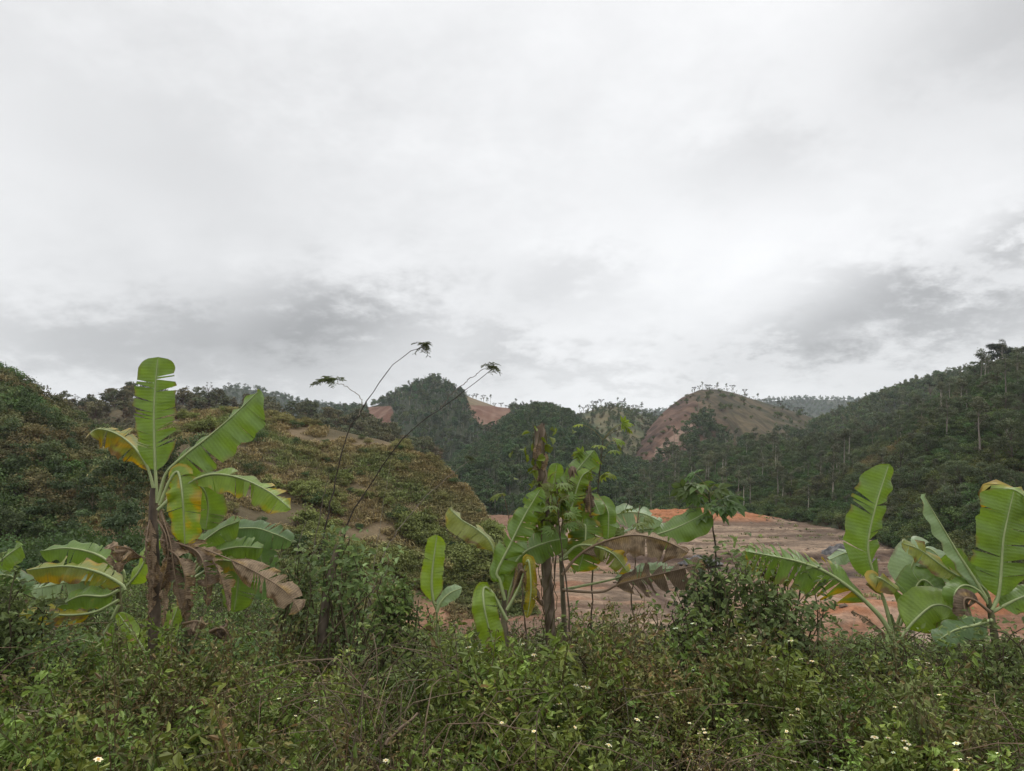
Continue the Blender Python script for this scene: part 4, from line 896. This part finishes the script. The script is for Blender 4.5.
def palmate(qb, c, d, size, rg, col, lobes=7):
    """cassava-like leaf: lobes radiating from the stalk end"""
    d = nrm(d); n = nrm(np.array([0, -.35, 1]) + .5 * rg.normal(size=3)); n = nrm(n - d * (n @ d)); s = np.cross(n, d)
    an = np.linspace(-1.7, 1.7, lobes); D = np.array([d * math.cos(a) + s * math.sin(a) - np.array([0, 0, .25]) for a in an]); L = size * (1 - .35 * (np.abs(an) / 1.9) ** 1.5)
    V, Q = leaf6(np.repeat(c[None], lobes, 0), D, np.repeat(n[None], lobes, 0), L, L * (2.9 / lobes), .12); k = (.8 + .4 * rg.random()); qb.add(V, Q, np.asarray(col) * k)


def cassava(stem_pts, Y, tops, label, size=.16, col=(.13, .2, .04), nl=14, spread=.3, cat='cassava plant', seed=0, stemcol=(.13, .10, .07), r=.012, lobes=7):
    rg = np.random.default_rng(seed); e = empty('cassava_plant', base_of(stem_pts[0][0], Y), label, cat); o0 = np.array(e.location)
    _, P = twig(e, stem_pts, Y, r, r * .5, stemcol)
    for i in range(nl):
        b = P[-1 - int(5 * rg.random())]; a = i * 2.4 + rg.random(); d = np.array([math.cos(a), math.sin(a) * .8, .25 + .5 * rg.random()]); ln = spread * (.5 + .6 * rg.random()); c = b + nrm(d) * ln
        qb = QB(); V, Q = tube(spline([b, (b + c) / 2 + [0, 0, .04], c], 5), .003, 4); qb.add(V - o0, Q, (.22, .2, .08)); palmate(qb, c - o0, d + np.array([0, 0, -.7]), size * (.75 + .5 * rg.random()), rg, col, lobes); qb.build('leaf', M_SHRUB, e, False)
    return e


def broken_trunk():
    Y = 9.0; e = empty('tree_stump', base_of(545, Y), 'pale broken-off trunk with peeling bark wrapped by a leafy vine at its top', 'tree stump'); P = spline(pp([(552, 690), (550, 620), (546, 560), (544, 500), (541, 465), (539, 428)], Y), 50)
    V, Q = tube(P, np.interp(np.linspace(0, 1, 50), [0, .6, .85, 1], [.06, .062, .066, .066]), 14, .16, 3); n = fbm(V[:, 0] * 25, V[:, 2] * 7, 3); c = mixc([.14, .10, .07], [.42, .33, .25], sst(-.2, .25, n))
    top = V[:, 2] > P[-3][2]; V[top, 2] += .10 * (np.random.default_rng(4).random(top.sum()) - .3); mesh('trunk', V - np.array(e.location), Q, c, M_BARK, e)
    rg = np.random.default_rng(5)
    for i in range(7):
        z = 30 + rg.integers(0, 18); p = P[z] + [.05 * rg.normal(), -.07, 0]; leaf_obj(e, np.array([p, p + [.03 * rg.normal(), -.03, -.08], p + [.05 * rg.normal(), -.02, -.2]]), .06, rib=.002, name='bark_flake', N=(0, -1, 0), col='dry', tear=1, crumple=.02, s0=.02, seed=i + 150)
    v = empty('climbing_vine', P[40], 'yellow-green climbing vine on the top of the pale broken trunk', 'vine'); qb = QB(); n = 70; k = rg.integers(26, 50, n); c0 = P[k] + rg.normal(size=(n, 3)) * [.13, .12, .10] + [-.02, -.05, 0]
    far = rg.random(n) < .3; c0[far] += rg.normal(size=(far.sum(), 3)) * [.12, .1, .08]; D = rdir(rg, n) * [1, 1, .5] - [0, .2, .5]; V, Q = leaf6(c0, D, rdir(rg, n) + [0, -.7, .8], .12 * (.6 + .7 * rg.random(n)), .10 * (.6 + .7 * rg.random(n))); qb.add(V - P[40], Q, np.repeat(np.array([.16, .22, .035]) * (.6 + .7 * rg.random((n, 1))), 6, 0)); qb.build('leaves', M_SHRUB, v, False)
    qb = QB()
    for i in range(5):
        a = np.linspace(0, 9, 40) + i; w = P[np.linspace(8, 48, 40).astype(int)] + np.stack([np.cos(a) * .09, np.sin(a) * .09, 0 * a], 1) + .01 * rg.normal(size=(40, 3)); qb.add(*tube(w - P[40], .005, 4), (.1, .09, .04))
    qb.build('runners', M_BARK, v)


broken_trunk()
cassava([(716, 640), (716, 580), (715, 545), (712, 518), (709, 492)], 9.4, None, 'slim young tree with a drooping round tuft of broad leaves on a bare stem', .20, (.10, .155, .05), 30, .36, 'young tree', 1, (.10, .08, .06), .017, 5)
cassava([(545, 660), (552, 600), (556, 550), (557, 500), (556, 482)], 8.9, None, 'thin-stemmed plant with small light leaves just right of the pale broken trunk', .13, (.16, .2, .06), 14, .24, 'tall weed', 2)
cassava([(572, 660), (568, 600), (563, 560), (559, 525), (557, 505)], 8.5, None, 'thin dark-stemmed plant leaning between the two central banana plants', .14, (.14, .2, .05), 12, .22, 'tall weed', 3)
cassava([(590, 660), (592, 600), (594, 540), (598, 490), (603, 440)], 9.3, None, 'tallest thin-stemmed plant in the central clump, loose yellow-green leaves at its tip', .135, (.2, .26, .05), 16, .34, 'tall weed', 4)
cassava([(640, 660), (632, 610), (634, 560), (637, 530), (640, 505)], 9.2, None, 'leaning thin-stemmed plant behind the long dead arching leaf', .13, (.15, .2, .06), 7, .2, 'tall weed', 5)
cassava([(527, 660), (524, 610), (520, 570), (512, 530), (505, 500)], 9.6, None, 'thin plant with yellowish leaves left of the pale broken trunk', .14, (.2, .24, .06), 9, .22, 'tall weed', 6)


def tall_sapling(paths, Y, clusters, label, seed):
    rg = np.random.default_rng(seed); e = empty('slender_sapling', base_of(paths[0][0][0][0], Y), label, 'sapling')
    for j, (pts, r0, r1, col) in enumerate(paths): twig(e, pts, Y, r0, r1, col, 'stem' if j == 0 else 'side_stem', 30)
    for (cx, cy, w, h) in clusters:
        qb = QB(); c = at(cx, cy, Y); W_, H_ = PX(w, Y), PX(h, Y)
        for k in range(13):     # feathery fronds spreading flat from the tip
            a = rg.random() * 6.28; d = np.array([math.cos(a), math.sin(a), 0]); tip = c + d * W_ * .5 * (.5 + .6 * rg.random()) + [0, 0, H_ * (.5 - .9 * rg.random())]
            P = spline([c + [0, 0, H_ * .3 * rg.random()], (c + tip) / 2 + [0, 0, H_ * .25], tip], 9); V, Q = tube(P, .003, 4); qb.add(V - np.array(e.location), Q, (.08, .075, .04))
            T = nrm(np.gradient(P, axis=0)); S = nrm(np.cross(T, [0, 0, 1.0]))
            for sgn in (1, -1):
                b = np.repeat(P[1:], 2, 0) + rg.normal(size=(16, 3)) * .006; D = np.repeat(S[1:], 2, 0) * sgn + .5 * np.repeat(T[1:], 2, 0) + .25 * rg.normal(size=(16, 3)) - [0, 0, .05]; V, Q = leaf6(b, D, np.tile([0, 0, 1.0], (16, 1)) + .3 * rg.normal(size=(16, 3)), W_ * .13 * (.5 + .8 * rg.random(16)), W_ * .035, .15); qb.add(V - np.array(e.location), Q, np.repeat(np.array([.095, .11, .05]) * (.7 + .6 * rg.random((16, 1))), 6, 0))
        qb.build('leaf_tuft', M_SHRUB, e, False)


BK, GY = (.06, .05, .04), (.21, .18, .14)
tall_sapling([([(300, 640), (318, 560), (343, 448), (360, 412), (370, 396), (390, 368), (411, 351), (420, 348)], .014, .004, BK), ([(358, 416), (362, 402), (356, 394), (346, 386), (336, 383)], .006, .004, GY)], 10.0, [(425, 349, 24, 14), (330, 382, 34, 8)], 'tall thin sapling with two feathery tufts, its stem curving up against the sky', 1)
tall_sapling([([(320, 650), (342, 540), (360, 500), (391, 453), (417, 425), (440, 409), (455, 399), (471, 386), (485, 375), (492, 369)], .014, .004, BK), ([(440, 409), (452, 393), (465, 383), (480, 371), (490, 367)], .007, .004, GY)], 10.6, [(491, 369, 22, 12)], 'tall thin sapling with a doubled stem leaning far right, one feathery tuft', 2)
tall_sapling([([(362, 640), (382, 560), (410, 515), (442, 482), (470, 460)], .009, .003, GY), ([(362, 640), (375, 560), (384, 500), (392, 455)], .006, .002, GY)], 11.5, [(470, 460, 14, 8), (392, 455, 12, 6)], 'faint grey wiry stalks crossing the brown scrub slope', 3)
tall_sapling([([(305, 640), (312, 560), (322, 505), (330, 470)], .010, .004, GY), ([(300, 640), (296, 560), (306, 520)], .008, .003, GY)], 10.4, [(330, 470, 14, 8)], 'short pale stalks below the curving tall sapling', 4)


def leafy_shrub(px, py, w, h, Y, n, label, col, seed, leafL=.075, name='leafy_shrub', stub=None, lobes=None):
    rg = np.random.default_rng(seed); e = empty(name, base_of(px, Y), label, 'shrub'); o0 = np.array(e.location); c = at(px, py, Y); a_, b_ = PX(w / 2, Y), PX(h / 2, Y); st = QB(); lf = QB(); ends = []
    for i in range(26):
        d = rdir(rg, 1)[0]; p = c + d * [a_, a_ * .5, b_] * (.25 + .9 * rg.random()); p[2] = max(p[2], o0[2] + .2); b0 = o0 + [a_ * .45 * rg.normal(), .2 * rg.normal(), 0]; P = spline([b0, b0 * .55 + p * .45 + rg.normal(size=3) * [.16, .12, .08], b0 * .2 + p * .8 + rg.normal(size=3) * [.10, .1, .06] + [0, 0, .05], p], 8); st.add(*tube(P - o0, np.linspace(.014, .004, 8), 5), (.09, .075, .045)); ends.append(P)
    E = np.array(ends); m = n; ii = rg.integers(0, 26, m); jj = 3 + (rg.random(m) ** .6 * 4.99).astype(int); sp = a_ * .15
    p = E[ii, jj] + rg.normal(size=(m, 3)) * sp * [1, 1, .8]; D = rdir(rg, m) * [1, 1, .55] - [0, .15, .1]; N = rdir(rg, m) * .7 + [0, -.35, .9]; s = leafL * (.5 + .9 * rg.random(m))
    V, Q = leaf6(p - o0, D, N, s, s * .55, .2); kk = (.55 + .8 * rg.random((m, 1))) * np.asarray(col) * (.7 + .6 * np.random.default_rng(seed + 1).random((26, 1)))[ii]; lf.add(V, Q, np.repeat(kk, 6, 0))
    st.build('stems', M_BARK, e); lf.build('foliage', M_SHRUB, e, False)
    if stub: stem_obj(e, stub[0], Y, stub[1], (.13, .11, .08), 'old_trunk', 20, 10, M_BARK, seed)
    return e


leafy_shrub(735, 580, 90, 90, 8.3, 900, 'loose fresh green shrub between the long-stemmed young tree and the fringed banana leaf', (.22, .31, .12), 11, .085)
leafy_shrub(785, 605, 100, 80, 8.0, 800, 'low spreading green shrub under the tip of the fringed banana leaf', (.18, .25, .10), 18, .08)
leafy_shrub(690, 622, 80, 50, 7.8, 500, 'straggly low shrub at the foot of the long-stemmed young tree', (.20, .25, .08), 19, .07)
leafy_shrub(705, 585, 70, 60, 8.6, 800, 'dark ragged shrub under the drooping dead banana leaf', (.085, .115, .05), 12, .08)
leafy_shrub(345, 560, 84, 76, 8.4, 750, 'vine-smothered stump of a shrub between the tall banana and the lone upright shoot', (.20, .26, .10), 13, .09, 'smothered_shrub', ([(318, 690), (322, 640), (328, 590), (338, 545)], [.06, .055, .05, .035]))
leafy_shrub(300, 575, 50, 60, 8.8, 600, 'bluish-green shrub close to the tip of the half-dry drooping banana leaf', (.16, .20, .085), 14, .085)
leafy_shrub(395, 600, 60, 55, 8.0, 900, 'low bright shrub just left of the lone upright banana shoot', (.16, .205, .065), 15, .07)
leafy_shrub(10, 600, 70, 80, 7.4, 1200, 'dark shrub at the left frame edge below the pleated banana leaf', (.12, .16, .06), 16, .07)
leafy_shrub(888, 648, 90, 44, 7.5, 600, 'low leafy shrub burying the foot of the tall upright banana blade on the right', (.16, .22, .08), 21, .06)
leafy_shrub(990, 645, 120, 60, 7.2, 800, 'low leafy shrub burying the stem of the banana plant at the right edge', (.15, .21, .075), 22, .06)
leafy_shrub(425, 648, 120, 60, 7.3, 900, 'mounded leafy shrub below the lone upright banana shoot', (.17, .22, .075), 23, .055)
leafy_shrub(610, 650, 130, 54, 7.6, 800, 'mounded olive shrub before the central banana clump', (.15, .17, .075), 24, .05)
leafy_shrub(225, 655, 110, 44, 7.2, 700, 'mounded dark green shrub before the tall banana with withered sheaths', (.12, .17, .06), 25, .055)
leafy_shrub(55, 650, 110, 56, 7.2, 800, 'mounded leafy shrub before the low spreading banana at the left', (.14, .19, .07), 26, .055)
leafy_shrub(770, 563, 60, 28, 8.5, 600, 'yellow-green leafy spray above the dense fresh shrub', (.17, .21, .04), 17, .06)


# ------------------------------------------------------------------ roadside weeds
def weed_template(seed, h, col, stemc, flowers=0, ll=.045, dry=0.0, m=30):
    rg = np.random.default_rng(seed); qb = QB(); k = 4 + int(3 * rg.random())
    for b in range(k):
        a = rg.random() * 6.28; lean = .12 + .55 * rg.random(); hh = h * (.40 + .65 * rg.random()); e = np.array([math.cos(a) * lean * hh, math.sin(a) * lean * hh, hh]); P = spline([(0, 0, 0), e * [.3, .3, .5], e], 7); qb.add(*tube(P, np.linspace(.005, .0018, 7), 4), stemc)
        u = .2 + .8 * rg.random(m) ** .8; p = np.stack([np.interp(u, np.linspace(0, 1, 7), P[:, c]) for c in range(3)], 1); an = rg.random(m) * 6.28; o = np.stack([np.cos(an), np.sin(an), .2 + .5 * rg.normal(size=m)], 1)
        p = p + o * (.01 + .10 * rg.random((m, 1))) * (1.15 - .8 * u[:, None]); D = o + [0, 0, -.3] + .5 * rg.normal(size=(m, 3)); N = np.array([0, 0, .75]) + .75 * rg.normal(size=(m, 3)); s = ll * (.45 + .95 * rg.random(m)); V, Q = leaf6(p, D, N, s, s * (.36 + .22 * rg.random(m)), .25)
        cc = np.asarray(col) * (.6 + .8 * rg.random((m, 1))) * (.75 + .5 * u[:, None]); cc = np.where(rg.random((m, 1)) < dry, np.array([.17, .125, .075]) * (.5 + .9 * rg.random((m, 1))), cc); qb.add(V, Q, np.repeat(cc, 6, 0))
        if b < flowers:
            c = e + [0, 0, .01]; t = np.linspace(0, 6.28, 7)[:6]; D = np.stack([np.cos(t), np.sin(t), .15 + 0 * t], 1); V, Q = leaf6(np.repeat(c[None], 6, 0), D, np.tile([0, -.3, 1.0], (6, 1)), .02, .014, .1); qb.add(V, Q, (.8, .8, .78)); V, Q = rhomb(np.array([c + [0, 0, .004]]), np.array([[1, 0, 0.]]), np.array([[0, 0, 1.]]), np.array([.014]), np.array([.014])); qb.add(V, Q, (.55, .35, .03))
    V, Q, Cc, _ = qb.arrays(); return V, Q, Cc


def grass_template(seed, h, col):
    rg = np.random.default_rng(seed); qb = QB()
    for i in range(22):
        a = rg.random() * 6.28; l = h * (.5 + .6 * rg.random()); d = np.array([math.cos(a), math.sin(a), 0]); P = spline([(0, 0, 0), d * l * .2 + [0, 0, l * .6], d * l * .65 + [0, 0, l * .55]], 6); s = np.cross(d, [0, 0, 1]); w = np.array([.005, .007, .007, .006, .004, .001])[:, None]; V = np.stack([P - s * w, P + s * w], 1); qb.add(V, grid_quads(6, 2), np.asarray(col) * (.6 + .8 * rg.random()))
    V, Q, Cc, _ = qb.arrays(); return V, Q, Cc


def undergrowth():
    rg = np.random.default_rng(301)

    def area(n, y0, y1, m=1.5):
        y = np.sqrt(y0 * y0 + (y1 * y1 - y0 * y0) * rg.random(n)); x = (rg.random(n) * 2 - 1) * (.74 * y + m); return np.stack([x, y, zg(x, y) - .03], 1)
    g1 = [weed_template(i, .72, (.125, .165, .05), (.09, .07, .04), 0, .049, .03, 52) for i in range(7)] + [weed_template(70 + i, .6, (.14, .185, .055), (.10, .09, .05), 0, .062, .02, 22) for i in range(1)]
    g2 = [weed_template(20 + i, .82, (.135, .175, .055), (.10, .08, .04), 3, .047, .02, 46) for i in range(4)]; br = [weed_template(40 + i, .8, (.13, .135, .065), (.12, .085, .06), 0, .042, .25, 38) for i in range(5)]
    P = area(5000, 3.2, 10.4); n = fbm(P[:, 0] / 1.3, P[:, 1] / 1.0, 81) + .5 * fbm(P[:, 0] / .4, P[:, 1] / .4, 83); N = len(P); sc = (.6 + .6 * rg.random(N)) * (1 + 1.5 * fbm(P[:, 0] / .9, P[:, 1] / .8, 82)); X, Y = proj(P + [0, 0, .7]); sc = sc * (.92 + .10 * np.exp(-((X - 600) / 60) ** 2) - .22 * sst(6.5, 8.5, P[:, 1]) * sst(700, 800, X) - .12 * sst(6.5, 8.5, P[:, 1]))
    brown = (n + .16 * np.exp(-((X - 620) / 90) ** 2 - ((Y - 650) / 40) ** 2) + .10 * np.exp(-((X - 250) / 130) ** 2 - ((Y - 690) / 50) ** 2) + .12 * rg.normal(size=N)) > .20; fl = ~brown & (rg.random(N) < (.10 + .50 * sst(500, 850, X)))
    for nm, sel, tm, t0 in (('roadside_weeds', ~brown & ~fl, g1, (1, 1, 1)), ('flowering_weeds', fl, g2, (1, 1, 1)), ('dry_weeds', brown, br, (1, 1, 1))):
        p = P[sel]; k = len(p); lime = (.8 + .7 * sst(-.2, .25, fbm(p[:, 0] / .6, p[:, 1] / .6, 85)))[:, None]; scatter(nm, tm, p, rg.random(k) * 6.28, sc[sel], tints(k, rg, t0, .25, .15) * lime * np.array([.90, .90, .64]), M_WEED, rg.normal(size=(k, 2)) * .15, rg)
    gt = [grass_template(i, .7, (.13, .17, .05)) for i in range(4)]; gd = [grass_template(9 + i, .6, (.24, .19, .10)) for i in range(3)]
    P = area(2600, 4, 12); X, Y = proj(P + [0, 0, .6]); w = np.exp(-((X - 420) / 70) ** 2) * (P[:, 1] > 6.5) + .015 * (P[:, 1] > 6); k = rg.random(len(P)) < w; p = P[k]; scatter('tall_grass', gt, p, rg.random(len(p)) * 6.28, .7 + .6 * rg.random(len(p)), tints(len(p), rg, (1, 1, 1)), M_WEED, None, rg)
    k = (rg.random(len(P)) < .10) & (P[:, 1] > 6.2); p = P[k]; scatter('dry_grass', gd, p, rg.random(len(p)) * 6.28, .7 + .6 * rg.random(len(p)), tints(len(p), rg, (1, 1, 1)), M_WEED, None, rg)
    rt = np.random.default_rng(77); tg = []
    for q in range(4):
        qb = QB()
        for i in range(9):
            a = rt.random() * 6.28; l = .35 + .5 * rt.random(); d = np.array([math.cos(a), math.sin(a), 0]); b = rt.normal(size=3) * [.15, .15, 0]; qb.add(*tube(spline([b, b + d * l * .35 + [0, 0, l * (.5 + .3 * rt.random())], b + d * l + [0, 0, l * (.2 + .7 * rt.random())]], 6), np.linspace(.004, .0015, 6), 4), np.array([.15, .11, .07]) * (.5 + .9 * rt.random()))
        V, Q, Cc, _ = qb.arrays(); tg.append((V, Q, Cc))
    P = area(140, 3.8, 10.5); n = len(P); scatter('dry_stems', tg, P + [0, 0, .15], rg.random(n) * 6.28, .8 + .6 * rg.random(n), tints(n, rg, (1, 1, 1)), M_WEED, None, rg)
    # weeds on the slope that falls away behind the bank
    y = 10 + 32 * rg.random(5200) ** 1.3; x = (rg.random(5200) * 2 - 1) * (.75 * y + 2); k = (x / y < -.10) | (y < 17) | (rg.random(5200) < .5); x, y = x[k], y[k]; p = np.stack([x, y, zg(x, y) - .05], 1); N = len(p); scatter('slope_weeds', g1[:6:2] + br[:1], p, rg.random(N) * 6.28, (.8 + .6 * rg.random(N)) * np.where(y > 17, 1.25, 1.0), tints(N, rg, (.95, .95, .95), .35), M_WEED, None, rg)
    s = empty('broken_stick', at(402, 728, 5.2), 'pale broken stick poking out of the weeds at the bottom', 'stick'); twig(s, [(386, 745), (402, 728), (418, 713)], 5.2, .012, .008, (.36, .28, .19), 'stem', 8)


undergrowth()


def hill_cover():
    rg = np.random.default_rng(401); tf = []
    for q in range(4):
        qb = QB()
        for i in range(15):
            a = rg.random() * 6.28; l = .5 * (.5 + .7 * rg.random()); d = np.array([math.cos(a), math.sin(a), 0]); b = rg.normal(size=3) * [.25, .25, 0]; P = b + np.array([(0, 0, -.05), d * l * .4 + [0, 0, l * .55], d * l * 1.1 + [0, 0, l * .5]]); sd_ = np.cross(d, [0, 0, 1]); w = np.array([.03, .045, .006])[:, None]; qb.add(np.stack([P - sd_ * w, P + sd_ * w], 1), grid_quads(3, 2), np.array([.32, .26, .14]) * (.55 + .9 * rg.random()))
        V, Q, Cc, _ = qb.arrays(); tf.append((V, Q, Cc))
    for h, cnt in ((H_scrub, 26000), (H_edge, 9000)):
        P, t, v = h.rand(cnt, rg, .02, 1.03); n = fbm(P[:, 0] / 6, P[:, 1] / 5, 92) + .3 * fbm(P[:, 0] / 1.5, P[:, 1] / 1.5, 93); k = n < .14; P, n = P[k], n[k]
        scatter('hillside_grass', tf, P, rg.random(len(P)) * 6.28, .28 + .5 * rg.random(len(P)), mixc([.58, .86, .60], [.98, .98, .92], sst(-.2, .10, n)) * (.7 + .6 * rg.random((len(P), 1))), M_SCRUB, rg.normal(size=(len(P), 2)) * .15, rg)
    st = []
    for q in range(4):
        a = np.linspace(0, 2 * math.pi, 8); e = np.linspace(-.5, 1.57, 5); ee, aa = np.meshgrid(e, a, indexing='ij'); rr = .5 * (.75 + .5 * rg.random(ee.shape)); rr[:, -1] = rr[:, 0]; st.append((np.stack([rr * np.cos(ee) * np.cos(aa), rr * np.cos(ee) * np.sin(aa), rr * np.sin(ee) * .7], -1).reshape(-1, 3), grid_quads(5, 8), np.broadcast_to([.22, .17, .13], (40, 3))))
    y = 42 + 84 * rg.random(2600); x = -8 + 68 * rg.random(2600); k = fbm(x / 7, y / 5, 94) + .2 * rg.random(2600) > .12; x, y = x[k], y[k]; zz = np.array([site_z(a, b) for a, b in zip(x, y)]); n = len(x)
    scatter('rubble', st, np.stack([x, y, zz], 1), rg.random(n) * 6.28, .08 + .5 * rg.random(n) ** 4, tints(n, rg, (1, .95, .9), .4), M_SCRUB, None, rg)
    y = 40 + 84 * rg.random(1500); x = -8 + 68 * rg.random(1500); k = fbm(x / 6, y / 6, 95) > .14; x, y = x[k], y[k]; zz = np.array([site_z(a, b) for a, b in zip(x, y)]); n = len(x)
    scatter('earth_weeds', tf, np.stack([x, y, zz], 1), rg.random(n) * 6.28, .4 + .6 * rg.random(n), tints(n, rg, (.55, .8, .55), .4), M_SCRUB, None, rg)


hill_cover()


# ------------------------------------------------------------------ haze
def haze():
    x0, x1, y0, y1, z0, z1 = -1750, 1750, -1750, 1750, -10, 150; V = [(x0, y0, z0), (x1, y0, z0), (x1, y1, z0), (x0, y1, z0), (x0, y0, z1), (x1, y0, z1), (x1, y1, z1), (x0, y1, z1)]
    m, t, o = newmat('haze_air'); p = t.nodes.new('ShaderNodeVolumePrincipled'); p.inputs['Color'].default_value = (.86, .92, 1, 1); p.inputs['Density'].default_value = HAZE; p.inputs['Anisotropy'].default_value = 0.2; t.links.new(p.outputs[0], o.inputs['Volume'])
    h = mesh('haze', V, [(0, 3, 2, 1), (4, 5, 6, 7), (0, 1, 5, 4), (1, 2, 6, 5), (2, 3, 7, 6), (3, 0, 4, 7)], (1, 1, 1), m, None, None, False); h['kind'] = 'stuff'


HAZE = 0.00018
haze()
print('objects', len(SC.objects))
